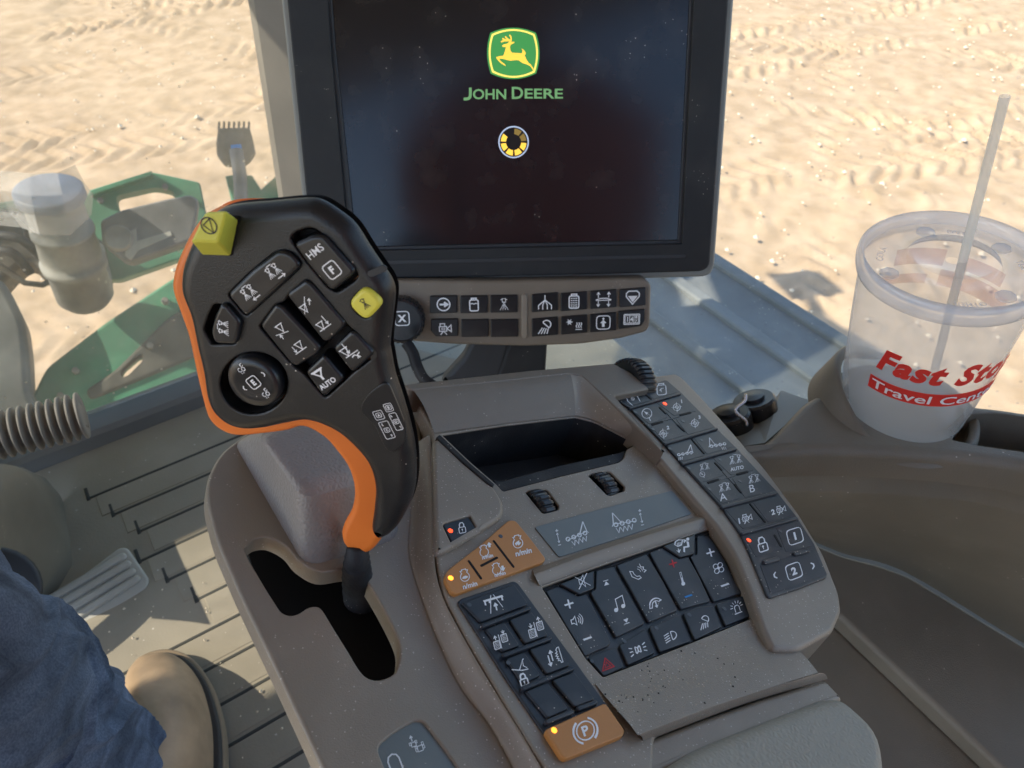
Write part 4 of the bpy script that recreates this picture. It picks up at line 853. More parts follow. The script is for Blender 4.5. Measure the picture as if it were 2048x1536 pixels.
trim = [(340, 582), (343, 545), (358, 505), (383, 458), (408, 430), (450, 414), (530, 414), (580, 420), (640, 480), (710, 560), (730, 700), (760, 850), (785, 980), (765, 1070), (738, 1108), (705, 1110), (685, 1092), (680, 1070), (686, 1050), (699, 1026), (705, 998), (703, 970), (692, 937), (670, 906), (644, 878), (605, 858), (570, 866), (525, 872), (473, 876), (440, 866), (414, 842), (400, 800), (386, 740), (372, 676), (356, 630)]
b = MB(); b.slab(LEV, trim, -.0085, .011, M['orange'], r=.0035, sm=True, steps=5, tap=.004); b.build('orange_trim', lev)
K = M['key']
def lkey(pts, h, icons, rd=.002, name='key', label=None, m=None, r=.0016): return key(LEV, pts, h, .007, m or K, icons, (), lev, name, rd=rd, r=r, label=label)
G = M['white']
lkey([(585, 488), (625, 470), (646, 470), (709, 541), (706, 551), (667, 582), (657, 578), (618, 534)], .0022, [('hms', 630, 503, 40, G), ('F', 664, 540, 38, G)], label='rocker key marked HMS and F')
lkey([(454, 590), (504, 541), (556, 500), (582, 507), (603, 532), (560, 574), (495, 631), (486, 629)], .0022, [('noz2R', 545, 541, 40, G), ('noz2L', 496, 583, 40, G)], label='long key with two spray nozzle symbols')
lkey([(420, 664), (428, 634), (440, 609), (452, 610), (482, 646), (472, 690), (428, 688)], .0026, [('noz2', 446, 655, 38, G, 44)], label='curved corner key with spray nozzle symbol')
lkey([(518, 652), (550, 608), (563, 612), (642, 696), (636, 708), (594, 734), (582, 730)], .0012, [('up2', 560, 661, 36, G), ('dn2', 596, 694, 36, G)])
lkey([(570, 589), (610, 560), (621, 565), (691, 646), (686, 657), (656, 685), (645, 683)], .0012, [('up1', 612, 611, 36, G), ('dn1', 645, 648, 36, G)])
lkey([(664, 697), (700, 663), (710, 664), (750, 707), (708, 744), (701, 744)], .0012, [('flt', 697, 701, 40, G)])
lkey([(609, 745), (644, 712), (651, 713), (689, 758), (649, 795), (643, 791)], .0012, [('vauto', 646, 757, 42, G)], label='key marked AUTO')
lkey([(693, 609), (729, 571), (767, 607), (731, 645)], .002, [('noz1', 729, 607, 28, M['ink'])], rd=.0035, name='yellow_button', m=M['yellow2'], label='rounded bright yellow button with nozzle symbol')
dl = MB(); o2 = LEV.hit(507, 765, .003); rr = 57*LEV.dep(507, 765)/F
rows = []
for q_, z in ((1, -.006), (1, .0005), (.97, .0022), (.90, .0034), (.6, .0032), (.25, .0030)):
    rows.append([LEV.P(o2.x+math.cos(k*math.pi/20)*rr*q_, o2.y+math.sin(k*math.pi/20)*rr*q_, z) for k in range(40)])
dl.grid(rows, K, closed=True, cap1=True)
dob = dl.build('dial', lev, cn=False)
ib = MB()
for k, x, y, wd, rot in (('E', 507, 765, 30, 0), ('<', 489, 777, 20, 0), ('>', 527, 748, 20, 0), ('hitch', 483, 738, 26, 0), ('hitch', 532, 787, 26, 0)): draw(Ic(ib, LEV, x, y, .0037, wd, G, rot), k)
ib.build('printed_symbol', dob)
# yellow cube button at the top
top = [LEV.w(380.6, 483, .013), LEV.w(412, 423.5, .013), LEV.w(454, 421, .013), LEV.w(436, 485.5, .013)]
bot = [LEV.w(402, 509, .0005), None, LEV.w(476, 438, .0005), LEV.w(461, 511, .0005)]
bot[1] = bot[0]+bot[2]-bot[3]
b = MB(); b.poly(top+bot, [(0, 3, 2, 1), (0, 4, 7, 3), (3, 7, 6, 2), (2, 6, 5, 1), (1, 5, 4, 0)], M['yellow'])
cu = b.build('cube_button', lev, 'olive yellow cube shaped button with circled triangle', smooth=False)
md = cu.modifiers.new('weld', 'WELD'); md.merge_threshold = 1e-5; md = cu.modifiers.new('bevel', 'BEVEL'); md.width = .0009; md.segments = 3; md.harden_normals = False
tp = Pl(top[0], (top[3]-top[0]).cross(top[1]-top[0]), LEV.ex)
if tp.n.dot(LEV.n) < 0: tp = Pl(top[0], -tp.n, LEV.ex)
b = MB(); I = Ic(b, tp, 417.5, 451.5, .0002, 38, M['ink'], 0); draw(I, 'tri'); b.build('printed_symbol', cu)
b = MB(); b.slab(LEV, [(396, 502), (416, 430), (480, 432), (464, 513)], .0004, .0006, M['well'], r=.0002, rd=.001); b.build('button_surround', lev)
# side touch panel
b = MB(); b.slab(LEV, [(723, 813), (736, 790), (763, 769), (777, 770), (787, 790), (800, 822), (810, 853), (809, 882), (792, 902), (776, 901), (762, 880), (750, 853), (726, 828)], .0004, .001, K, r=.0003, sm=True)
for t, x, y, wd, hh in (('A', 757.5, 830.5, 20, 20), ('B', 777, 815, 17, 18), ('C', 774, 860, 21, 40), ('D', 792, 843, 16, 40)):
    I = Ic(b, LEV, x, y, .0006, 20, G, -16); I.B(0, 0, wd*5, hh*5, 6, 16); I.B(0, 0, 56, 50, 4, 14); I.T(t, 0, 0, 30, .04)
    if t in 'CD': I.L((-12, 60), (-24, 66), (-20, 84), w=8); I.L((12, -60), (24, -66), (20, -84), w=8)
b.build('side_key_panel', lev)
b = MB(); b.bar(LEV, (741, 548), (767, 537), .0024, .0003, .0005, M['bez2'], r=.0002); b.build('mark', lev)
# rubber boot running down into the gate
p0 = LEV.w(716, 1094, -.012); p1 = CON.w(706, 1170, .002); p2 = CON.w(735, 1240, -.06)
b = MB(); pth = []; rad = []
for k in range(25):
    t = k/24; pth.append(p0*(1-t)**2+p1*2*t*(1-t)+p2*t*t); rad.append(.0050+.0004*math.sin(t*70)+t*.005)
b.tube(pth, rad, M['rub'], 18); b.build('rubber_boot', lev, cn=False)
# ------------------------------------------------------------------ display
mon = thing('display_monitor', 'large dark touch display in charcoal bezel showing a green and yellow logo', 'display', MON.w(1010, 556, 0))
b = MB(); b.slab(MON, [(541, -200), (604, 401), (619, 572), (800, 569), (1000, 564), (1200, 560), (1408, 554), (1422, 549), (1430, 530), (1483, -200)], -.009, .035, M['rim'], r=.003, rd=.004); b.build('back_shell', mon)
b = MB(); b.slab(MON, [(554, -200), (613, 401), (627, 558), (800, 557), (1000, 553), (1200, 549), (1402, 543), (1414, 538), (1420, 528), (1472, -200)], 0, .010, M['bez'], r=.002, rd=.004, holes=[dict(p=[(641, -180), (662, 120), (690, 430), (700, 504), (1366, 490), (1375, 300), (1390, 0), (1398, -180)], rd=.002)]); b.build('bezel', mon)
b = MB(); b.slab(MON, [(630, -190), (655, 60), (684, 430), (696, 514), (1372, 498), (1382, 300), (1400, 0), (1406, -190)], -.0035, .003, M['bez2'], r=.001, holes=[dict(p=[(649, -180), (668, 90), (704, 430), (713, 496), (1358, 482), (1367, 300), (1382, 0), (1388, -180)], rd=.001)]); b.build('inner_lip', mon)
b = MB(); b.slab(MON, [(640, -190), (665, 60), (700, 430), (710, 499), (1362, 485), (1371, 300), (1386, 0), (1392, -190)], -.0055, .003, M['scr'], r=.0005)
scr = b.build('screen', mon)
b = MB(); b.bar(MON, (716, 526), (1368, 512), .0035, .0006, .001, M['bez2'], r=.0004); b.build('lower_ridge', mon)
HS = -.0053
lx = lambda X_, Y_: (880+X_/4.653, 20+Y_/4.653)
lg = MB()
def L2(pts): return [MON.hit(*lx(*p), HS) for p in pts]
def bulge(c, bl):
    out = []
    for i in range(4):
        a, d = Vector(c[i]), Vector(c[(i+1) % 4]); n = Vector(((d-a).y, -(d-a).x)).normalized()
        for k in range(12): t = k/12; out.append(a.lerp(d, t)+n*bl[i]*4*t*(1-t))
    return out
lg.z = 0; lg.fill(MON, L2(bulge([(468, 212), (893, 212), (895, 590), (472, 592)], [48, 32, 52, 32])), HS, M['lgreen'])
lg.fill(MON, L2(bulge([(482, 224), (880, 224), (882, 580), (486, 580)], [46, 30, 50, 30])), HS+.0001, M['lyel'])
lg.fill(MON, L2(bulge([(497, 238), (866, 238), (868, 566), (500, 566)], [44, 28, 48, 28])), HS+.0002, M['lgreen'])
lg.build('emblem', scr)
lg = MB(); hz = HS+.0004
deer = [(578, 332), (590, 322), (612, 316), (632, 310), (645, 292), (655, 285), (665, 296), (695, 297), (688, 308), (668, 318), (656, 325), (651, 345), (656, 380), (670, 398), (720, 401), (762, 404), (766, 392), (768, 376), (757, 358), (775, 368), (790, 384), (797, 400), (795, 414), (786, 420), (795, 440), (806, 465), (825, 492), (846, 508), (862, 532), (876, 562), (868, 566), (850, 535), (836, 520), (806, 506), (778, 498), (752, 484), (732, 468), (700, 466), (655, 472), (620, 464), (590, 456), (560, 452), (552, 456), (562, 472), (585, 492), (603, 504), (613, 523), (596, 514), (572, 500), (548, 478), (524, 448), (524, 438), (548, 431), (590, 426), (598, 402), (608, 370), (615, 345), (598, 345), (580, 341)]
lg.fill(MON, L2(deer), hz, M['lyel2'])
for s_ in ([(654, 298), (661, 275), (659, 252), (647, 232)], [(652, 284), (636, 276), (618, 260), (608, 246)], [(648, 284), (622, 280), (598, 276), (580, 264)], [(644, 284), (610, 286), (590, 288), (568, 298)]):
    lg.ribbon(MON, cr(L2(s_), 4, False), .0011, hz, M['lyel2'])
lg.build('leaping_deer', scr)
lg = MB()
def fit(mb, t, x0, x1, y0, y1, m, bold=.02):
    vs, fs, a = text_mesh(t, bold); mb.add([(lambda q: MON.P(q.x, q.y, HS+.0002))(MON.hit(*lx(x0+(x1-x0)*v.x, y1+(y0-y1)*v.y), HS)) for v in vs], [MON.n.copy()]*len(vs), fs, m)
lg2 = M['lgreen2']
lg.ribbon(MON, cr(L2([(282, 722), (282, 790), (276, 812), (258, 826), (220, 828)]), 6, False), .0023, HS, lg2)
fit(lg, 'OHN', 306, 616, 735, 832, lg2); fit(lg, 'D', 668, 774, 715, 828, lg2); fit(lg, 'EERE', 788, 1144, 732, 824, lg2)
lg.build('brand_lettering', scr)
lg = MB(); c0 = MON.hit(*lx(685, 1230), HS); k_ = 1/4.653*.66/F
def arcp(r0, r1, a0, a1):
    return [c0+V2(math.cos(R(a)), math.sin(R(a)))*r1*k_ for a in np.linspace(a0, a1, 10)]+[c0+V2(math.cos(R(a)), math.sin(R(a)))*r0*k_ for a in np.linspace(a1, a0, 10)]
lg.fill(MON, arcp(0, 128, 0, 359.9), HS, M['lblk'])
lg.ribbon(MON, [c0+V2(math.cos(R(a)), math.sin(R(a)))*131*k_ for a in range(0, 360, 8)], 12*k_, HS+.0001, M['lblue'], True)
for i in range(8):
    a0 = i*45; mm = {0: 'lyd', 1: 'lyd', 2: 'lyd'}.get(i, 'lyel2')
    lg.fill(MON, arcp(68, 115, a0+5, a0+40), HS+.0002, M['lblk'] if i == 2 else M[mm])
lg.build('loading_wheel', scr)
# stand arm below the display
st = thing('display_stand', 'dark grey curved stand arm under the display', 'stand', at(1000, 740, .70))
b = MB(); sp = Pl(at(1000, 720, .72), MON.n, MON.ex)
b.slab(sp, [(880, 765), (925, 715), (948, 670), (1000, 640), (1030, 640), (1024, 690), (1000, 770)], 0, .02, M['shirt'] if 0 else M['bez2'], r=.006, rd=.004); b.build('curved_arm', st)
b = MB(); b.slab(sp, [(990, 765), (1012, 700), (1040, 640), (1098, 640), (1090, 765)], .002, .03, M['bez'], r=.004, rd=.004); b.build('post', st)
# ------------------------------------------------------------------ key strip under the display
NV = Pl(MON.P(0, 0, .008), MON.n, MON.ex)
nav = thing('key_strip', 'taupe strip of square black keys mounted beneath the display', 'key strip', NV.w(1050, 690, 0))
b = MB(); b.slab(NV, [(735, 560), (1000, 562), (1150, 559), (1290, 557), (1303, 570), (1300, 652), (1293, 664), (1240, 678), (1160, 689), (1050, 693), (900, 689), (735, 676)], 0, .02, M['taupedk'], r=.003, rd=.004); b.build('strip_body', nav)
b = MB(); b.bar(NV, (1049, 594), (1049, 672), .0058, .0016, .003, M['taupe'], r=.0014); b.build('divider', nav)
def nk(x, y, wd, hh, icon, sl, isz=28, cut=None):
    k = sl
    pts = [(x-wd/2, y-hh/2+k), (x+wd/2, y-hh/2-k), (x+wd/2, y+hh/2-k), (x-wd/2, y+hh/2+k)]
    if cut == 'bl': pts = [(x-wd/2, y-hh/2+k), (x+wd/2, y-hh/2-k), (x+wd/2, y+hh/2-k), (x-wd/2+10, y+hh/2+k), (x-wd/2, y+hh/2-12)]
    if cut == 'br': pts = [(x-wd/2, y-hh/2+k), (x+wd/2, y-hh/2-k), (x+wd/2, y+hh/2-16), (x+wd/2-8, y+hh/2-4), (x-wd/2, y+hh/2+k)]
    key(NV, pts, .0022, .004, K, [(icon, x, y, isz*1.08)] if icon else (), (), nav, rd=.0012, r=.0009, label=None if icon else 'blank key')
for x, y, ic_, cut in ((887, 609, 'arr', None), (948, 609, 'bat', None), (1008, 608, 'noz1', None), (889, 655.5, 'cam', 'bl'), (950, 656.7, None, None), (1009, 656.7, None, None)): nk(x, y, 55, 35, ic_, .5, 28, cut)
for x, y, ic_, cut in ((1090, 605, 'fork', None), (1148, 603, 'batd', None), (1207, 598.6, 'axle', None), (1265.5, 595, 'hop', None), (1090, 654, 'work', None), (1148.6, 649.6, 'heat', None), (1206.6, 645, 'upb', None), (1263.5, 638.5, 'cnt', 'br')): nk(x, y, 53, 36, ic_, 2.2, 30, cut)
kc = NV.w(804, 636, 0); rr = 47*NV.dep(804, 636)/F; b = MB(); rows = []
for q_, z in ((1, -.002), (1, .010), (.96, .0125), (.86, .013), (.83, .0115), (.4, .0115)):
    rows.append([kc+NV.n*z+(NV.ex*math.cos(k*math.pi/60)+NV.ey*math.sin(k*math.pi/60))*rr*q_*(1-(.035 if (k % 4) < 2 and q_ > .95 else 0)) for k in range(120)])
b.grid(rows, M['key'], closed=True, cap1=True); kn = b.build('rotary_knob', nav, smooth=False)
b = MB(); draw(Ic(b, Pl(NV.P(0, 0, .0117), NV.n, NV.ex), 804, 637, 0, 34, G), 'X'); b.build('printed_symbol', kn)
# ------------------------------------------------------------------ side ledge with cup holder and bin
zl = -.395; SL = HZ(zl)
sc = thing('side_console', 'olive taupe side ledge with cup holder, open bin and deep curved wall', 'side console', at(1800, 900, .55))
S_ = M['side']
binh = {'p': [(1900, 880), (1918, 850), (1938, 826), (1990, 824), (2200, 850), (2300, 1010), (2048, 905), (1960, 893)], 'rd': .004}
b = MB(); b.slab(SL, [(1380, 900), (1530, 884), (1612, 797), (1660, 775), (1780, 790), (1880, 800), (2000, 812), (2300, 860), (2500, 1060), (2048, 930), (1900, 912), (1760, 903), (1640, 900), (1500, 908), (1380, 940)], 0, .028, S_, r=.008, rd=.01, holes=[binh]); b.build('ledge', sc)
b = MB(); hole_walls(b, SL, binh['p'], -.001, .035, S_, .004); b.build('bin_liner', sc)
# curved wall below the ledge with a seam
b = MB()
top = [(1340, 905), (1420, 902), (1530, 904), (1640, 902), (1760, 905), (1900, 914), (2048, 933), (2400, 1030)]
A = cr([SL.hit(*p, -.012) for p in top], 6, False)
def row(off, z): return [SL.P(p.x, p.y+off, z) for p in A]
st2 = HZ(-.66); Bq = cr([st2.hit(*p, .001) for p in [(1440, 990), (1520, 1030), (1600, 1070), (1684, 1106), (1770, 1128), (1850, 1166), (2048, 1287), (2300, 1420)]], 6, False)
Lp = row(.004, -.075); Bw = [st2.P(p.x, p.y, .001) for p in Bq]; rows_ = [row(0, -.022), row(.004, -.029), row(.006, -.05), row(-.001, -.056), row(-.001, -.060), Lp]
for t in (.12, .25, .4, .55, .7, .82, .92, 1):
    bul = math.sin(t*math.pi)*.012
    rows_.append([Vector((a.x*(1-t)+c_.x*t, a.y*(1-t)+c_.y*t, a.z*(1-t**.8)+c_.z*t**.8))+FW*0+RT*bul for a, c_ in zip(Lp, Bw)])
b.grid(rows_, M['side'])
b.build('curved_wall', sc, cn=False)
b = MB(); b.tube(row(.0030, -.0335), .0024, M['well'], 6); b.build('seam', sc, cn=False)
# moulded floor of the bin side
stp = HZ(-.66)
b = MB()
b.slab(stp, [(1500, 1020), (1600, 1072), (1684, 1108), (1760, 1128), (1821, 1150), (2048, 1287), (2300, 1420), (2200, 1700), (2005, 1540), (1684, 1237), (1560, 1140)], 0, .02, M['base'], r=.006, rd=.003)
b.slab(stp, [(1500, 1090), (1560, 1128), (1684, 1243), (2005, 1545), (2200, 1720), (1600, 1800), (1300, 1300)], -.022, .03, M['base'], r=.016, rd=.003, steps=6)
b.slab(stp, [(1300, 900), (2400, 900), (2400, 1900), (1300, 1900)], -.06, .02, S_, r=.006)
b.build('lower_step', sc)
# cup
cb = at(1800, 812, .57); cb.z -= 0
CUPX = Vector((cb.x, cb.y, 0)); zb = cb.z; lidc = at(1905, 522, .48); zt = lidc.z
axis = (lidc-cb); HC = axis.length; axis.normalize(); e1 = axis.cross(Vector((0, 1, 0))).normalized(); e1 = (cv(1, 0, 0)-axis*cv(1, 0, 0).dot(axis)).normalized(); e2 = axis.cross(e1)
def cp_(r, z, a): return cb+axis*z+(e1*math.cos(a)+e2*math.sin(a))*r
def lathe(mb, prof, m, seg=72, base=None, **k): mb.grid([[cp_(r, z, i*2*math.pi/seg) for i in range(seg)] for r, z in prof], m, closed=True, **k)
r0_, r1_ = .0455, .0545
cup = thing('drink_cup', 'frosted plastic takeaway cup with clear lid and red lettering in the side cup holder', 'cup', cb-axis*.01)
b = MB(); lathe(b, [(.001, .004), (.036, .004), (.041, .001), (.043, .0015), (.0440, .006), (.0440, .017), (.0455, .019), (r0_+(r1_-r0_)*.6, HC*.6), (r1_, HC-.004)], M['cup']); b.build('cup_wall', cup, cn=False)
b = MB(); H_ = HC
lathe(b, [(.0546, H_-.011), (.0560, H_-.010), (.0572, H_-.006), (.0578, H_-.001), (.0572, H_+.003), (.0556, H_+.0045), (.0540, H_+.0036), (.0532, H_-.001), (.0525, H_-.004)], M['lid2'])
lathe(b, [(.0525, H_-.004), (.050, H_-.0045), (.0305, H_-.004), (.0290, H_-.001), (.0270, H_+.0030), (.0255, H_+.0040), (.0240, H_+.0030), (.004, H_+.0004)], M['lid']); lid = b.build('lid', cup, cn=False)
LP = Pl(cb+axis*(H_-.0038), axis, e1)
b = MB(); 
for t, a, sz in (('DIET', 62, .0042), ('COLA', 152, .0048), ('OTHER', 262, .0042), ('TEA', 352, .0042)):
    vs, fs, asp = text_mesh(t, .02); P_ = []
    for v in vs:
        ang = R(a)-(v.x-.5)*asp*sz/.0415; r_ = .0400+v.y*sz; P_.append(LP.P(math.cos(ang)*r_, math.sin(ang)*r_, .0003))
    b = MB(); b.add(P_, [axis.copy()]*len(P_), fs, M['lid2']); b.build('embossed_word', lid)
for a in (90, 185, 295, 20):
    c = V2(math.cos(R(a))*.0405, math.sin(R(a))*.0405); b = MB(); b.slab(LP, [c+V2(math.cos(k*math.pi/4), math.sin(k*math.pi/4))*.0062 for k in range(8)], .0018, .0018, M['lid2'], r=.0012, px=False, bottom=False); b.build('lid_button', lid)
# lettering round the cup
b = MB()
def cupmap(t, a0, a1, z0, z1, m, bold, off, shear=0, arc=0):
    vs, fs, asp = text_mesh(t, bold, shear)
    P_ = []; N_2 = []
    for v in vs:
        a = a0+(a1-a0)*v.x; mid = (v.x-.5)*2; z = z0+(z1-z0)*v.y+arc*(1-mid*mid)*-1; rr = r0_+(r1_-r0_)*max(0, z)/HC+off
        P_.append(cp_(rr, z, a)); N_2.append((e1*math.cos(a)+e2*math.sin(a)))
    b.add(P_, N_2, fs, m)
fr = math.atan2((CAM-cb).dot(e2), (CAM-cb).dot(e1))
ac, aw = fr+.50, .95
cupmap('Fast Stop', ac-aw, ac+aw, HC*.475, HC*.66, M['cred'], .045, .0006, .25)
band = []
nb = 40
bandr = [[cp_(r0_+(r1_-r0_)*(z/HC)+.0005, z, ac-aw-.05+(2*aw+.1)*i/nb) for i in range(nb+1)] for z in (HC*.365, HC*.455)]
b.grid(bandr, M['cred'])
cupmap('Travel Centers', ac-aw, ac+aw, HC*.382, HC*.440, M['cwht'], .012, .0010)
b.build('lettering', cup)
b = MB(); bk = fr+math.pi
for z0_, z1_, a0_, a1_ in ((.60, .70, -.9, .1), (.72, .80, -.7, -.1), (.72, .82, .1, .75), (.60, .66, .25, .9)):
    b.grid([[cp_(r0_+(r1_-r0_)*z_-.0004, HC*z_, bk+a0_+(a1_-a0_)*i/20) for i in range(21)] for z_ in (z0_, z1_)], M['csoft'])
b.build('rear_lettering', cup, cn=False)
b = MB(); dp = CAM
straw = thing('straw', 'pale translucent drinking straw standing in the cup lid', 'straw', at(1926, 520, .475))
b = MB(); s0_ = at(1926, 520, .478); s1_ = at(2010, 192, .405); dirs = (s0_-s1_).normalized()
b.tube([s0_+dirs*.10, s0_, s1_], .0028, M['straw'], 18, capd=False); b.build('straw_tube', straw, cn=False)
# cup holder collar
b = MB(); rows = [[], [], [], []]
cz = Vector((cb.x, cb.y, 0))
for i in range(81):
    a = i*2*math.pi/80; d = Vector((math.cos(a), math.sin(a), 0)); q = d.dot(Vector((-.9, .43, 0)))  # rises at the left side
    t = -.008+.030*max(0, (q-.1)/.9)+.004*max(0, d.dot(Vector((.95, -.3, 0)))-.3)
    base = Vector((cb.x, cb.y, 0))
    for j, (rr, z) in enumerate(((.058+.009*max(0, q), zl-.012), (.0565, zl+t-.002), (.0535, zl+t), (.050, zl+t-.004))): rows[j].append(base+d*rr+Vector((0, 0, CAM.z+z)))
b.grid(rows, S_); b.build('cup_holder', sc, cn=False)
b = MB(); b.grid([[Vector((cb.x, cb.y, CAM.z+z))+Vector((math.cos(k*math.pi/24)*r_, math.sin(k*math.pi/24)*r_, 0)) for k in range(48)] for r_, z in ((.052, zl-.010), (.050, zl-.02), (.002, zl-.021))], M['side'], closed=True); b.build('holder_floor', sc, cn=False)
# socket box with two capped outlets
sx = thing('socket_box', 'small grey sloping box with two black capped outlets beside the cup holder', 'outlet box', at(1540, 850, .62))
b = MB(); bp_ = HZ(-.405)
b.poly([at(1420, 905, 0.565), at(1530, 885, 0.555), at(1625, 803, 0.610), at(1562, 781, 0.620), at(1515, 846, 0.590), at(1440, 845, 0.605), at(1420, 905, 0.625), at(1530, 905, 0.605), at(1630, 825, 0.665), at(1562, 800, 0.685), at(1430, 860, 0.665)],
 [(0, 1, 4, 5), (1, 2, 3, 4), (0, 6, 7, 1), (1, 7, 8, 2), (2, 8, 9, 3), (3, 9, 10, 5, 4)], M['rim']); b.build('box_shell', sx, smooth=False)
for c, rr in (((1508, 803), .60), ((1458, 832), .59)):
    p = at(*c, rr); ax = (cv(-.28, .80, .35)).normalized(); b = MB()
    u = ax.cross(Vector((1, 0, 0))).normalized(); v = ax.cross(u)
    b.grid([[p+ax*z+(u*math.cos(k*math.pi/20)+v*math.sin(k*math.pi/20))*r_ for k in range(40)] for z, r_ in ((-.020, .0175), (.001, .0170), (.003, .0155), (.003, .009), (.0055, .0085), (.006, .0015))], M['key'], closed=True, cap1=True); b.build('outlet_cap', sx, cn=False, smooth=False)
b = MB()
for k in range(26):
    t = k/25; p = at(1490+6*math.sin(t*9)-14*math.sin(t*3.1), 795+58*t, .575)+Vector((0, 0, .002))
    for (aa, bb2) in ((0, 0),): b.grid([[p+Vector((math.cos(i*math.pi/4)*math.sin(j*math.pi/4), math.sin(i*math.pi/4)*math.sin(j*math.pi/4), math.cos(j*math.pi/4)))*.0016 for i in range(8)] for j in range(5)], M['chrome'], closed=True)
b.build('bead_chain', sx, cn=False)
# ------------------------------------------------------------------ left side of cab
col = thing('steering_column', 'grey beige steering column base at the left edge of the floor', 'steering column', at(60, 1150, 1.0))
b = MB()
def tp_(l): return [at(*p) for p in l]
L0 = [(-200, 900, .95), (-60, 925, .95), (10, 928, .96), (45, 940, .97), (75, 975, .98), (100, 1030, 1.0), (140, 1120, 1.02), (165, 1200, 1.03)]
L1 = [(-200, 930, .90), (-60, 950, .90), (-20, 960, .91), (5, 990, .92), (25, 1030, .93), (50, 1090, .95), (80, 1160, .97), (100, 1250, .98)]
L2_ = [(-200, 1100, .80), (-100, 1110, .80), (-40, 1120, .80), (-20, 1130, .82), (-10, 1140, .85), (0, 1160, .88), (10, 1200, .92), (10, 1260, .95)]
L3 = [(-200, 960, 1.1), (-60, 960, 1.1), (45, 935, 1.09), (90, 955, 1.1), (120, 990, 1.1), (150, 1050, 1.12), (185, 1130, 1.12), (210, 1200, 1.13)]
b.grid([tp_(L2_), tp_(L1), tp_(L0), tp_(L3)], M['side']); b.build('column_cover', col, cn=False)
b = MB(); dkp = Pl(at(50, 1130, .80), -ray(50, 1130).normalized(), RT)
b.disc(dkp, (-25, 1190), 95, -.10, .02, M['bez2'], r=.006); b.build('column_disc', col)
bel = thing('corrugated_hose', 'grey corrugated plastic tube reaching in from the left', 'corrugated tube', at(80, 850, .72))
pa, pb_ = at(-90, 892, .70), at(168, 830, .74); b = MB(); pth = []; rad = []
for k in range(130):
    t = k/129; pth.append(pa.lerp(pb_, t)); ph = (t*13.5) % 1; rad.append(.0205+.0032*max(-.6, min(1, 1.6*math.sin(ph*2*math.pi))))
pth.append(pb_); rad.append(.013); pth.append(pa.lerp(pb_, .97)); rad.append(.012)
b.tube(pth, rad, M['hose'], 28); b.build('hose_wall', bel, cn=False)
eh = MB(); HBox(eh, -1.5, -.35, 1.12, 1.45, -1.2, .0, M['grn']); tag(eh.build('floor_shade_block', smooth=False), 'unseen green block added ahead of the windscreen to shade the cab floor', 'shade block')  # unseen block added so the front of the cab floor falls in shade
# pedal
pd = thing('foot_pedal', 'cream ribbed rectangular foot pedal lit by the sun', 'pedal', at(200, 1200, 1.02))
fp = Pl(at(200, 1180, .985), Vector((0, 0, 1))+FW*-.25, RT)
b = MB(); b.slab(fp, [(70, 1240), (110, 1190), (238, 1094), (254, 1094), (298, 1158), (294, 1176), (175, 1260), (100, 1300)], 0, .014, M['lens'], r=.004, rd=.008)
for i in range(4):
    t = (i+.5)/4; a = (250+38*t-12, 1104+60*t); c = (110+50*t-30, 1195+62*t)
    b.bar(fp, c, a, .011, .005, .006, M['lens'], r=.004)
    if i: b.bar(fp, (c[0]-12, c[1]-12), (a[0]-14, a[1]-12), .004, .0009, .001, M['dk'], r=.0003)
b.build('pedal_pad', pd)
b = MB(); b.tube([fp.w(200, 1180, -.012), fp.w(150, 1200, -.10)], .012, M['dk'], 12); b.build('pedal_arm', pd)
# ------------------------------------------------------------------ driver: leg in jeans, boot, shirt
per = thing('person', 'seated driver in blue jeans and tan leather boot at the lower left', 'person', at(350, 1430, 1.05))
def leg():
    knots = [(-560, 1230, .42, .105), (-213, 1400, .50, .100), (-60, 1425, .57, .091), (34, 1492, .62, .086), (160, 1574, .72, .081), (266, 1640, .80, .078), (360, 1730, .88, .076), (470, 1860, .98, .074)]
    P3 = [at(a, c, d) for a, c, d, r in knots]; rr = [r for *_, r in knots]
    path = cr(P3, 30, False); rad = [v.x for v in cr([Vector((r, 0, 0)) for r in rr], 30, False)]
    b = MB(); rows = []; n = len(path); seg = 200; u0 = Vector((.3, .2, .93)); pa_ = None
    for i, p in enumerate(path):
        t = (path[min(i+1, n-1)]-path[max(i-1, 0)]).normalized(); a = t.cross(u0).normalized(); c = t.cross(a); row = []
        for k in range(seg):
            an = k*2*math.pi/seg; d = a*math.cos(an)+c*math.sin(an); q = p+d*rad[i]
            s = i/n
            tw = an+s*2.2
            f = noise.noise(Vector((math.cos(an)*1.2, math.sin(an)*1.2, s*3+2)))*.005
            f += (abs(noise.noise(Vector((math.cos(tw)*2.6, math.sin(tw)*2.6, s*2.6))))**.8)*-.014
            f += (abs(noise.noise(Vector((math.cos(tw)*5, math.sin(tw)*5, s*5+9))))**.9)*-.005
            f += noise.noise(Vector((math.cos(an)*9+s*8, math.sin(an)*9, s*30)))*.0002
            if abs(((an-1.15+math.pi) % (2*math.pi))-math.pi) < .045: f += .0022
            row.append(p+d*(rad[i]+f+.006))
        rows.append(row)
    b.grid(rows, M['denim'], closed=True, cap0=True, cap1=True); return b
leg().build('jeans', per, cn=False)
fb_ = MB()
for i in range(60):
    p = fl.w(random.uniform(180, 620), random.uniform(1120, 1530), .004); r_ = random.uniform(.0008, .0022); t = [p+Vector((math.cos(a), math.sin(a), 0))*r_*random.uniform(.6, 1.2) for a in (0, 1.3, 2.6, 3.8, 5)]
    fb_.poly(t+[p+Vector((0, 0, r_))], [(k, (k+1) % 5, 5) for k in range(5)], M['peb'])
tag(fb_.build('floor_grit', smooth=False), 'pale grit scattered over the cab floor mat beside the boot', 'grit', kind='stuff')
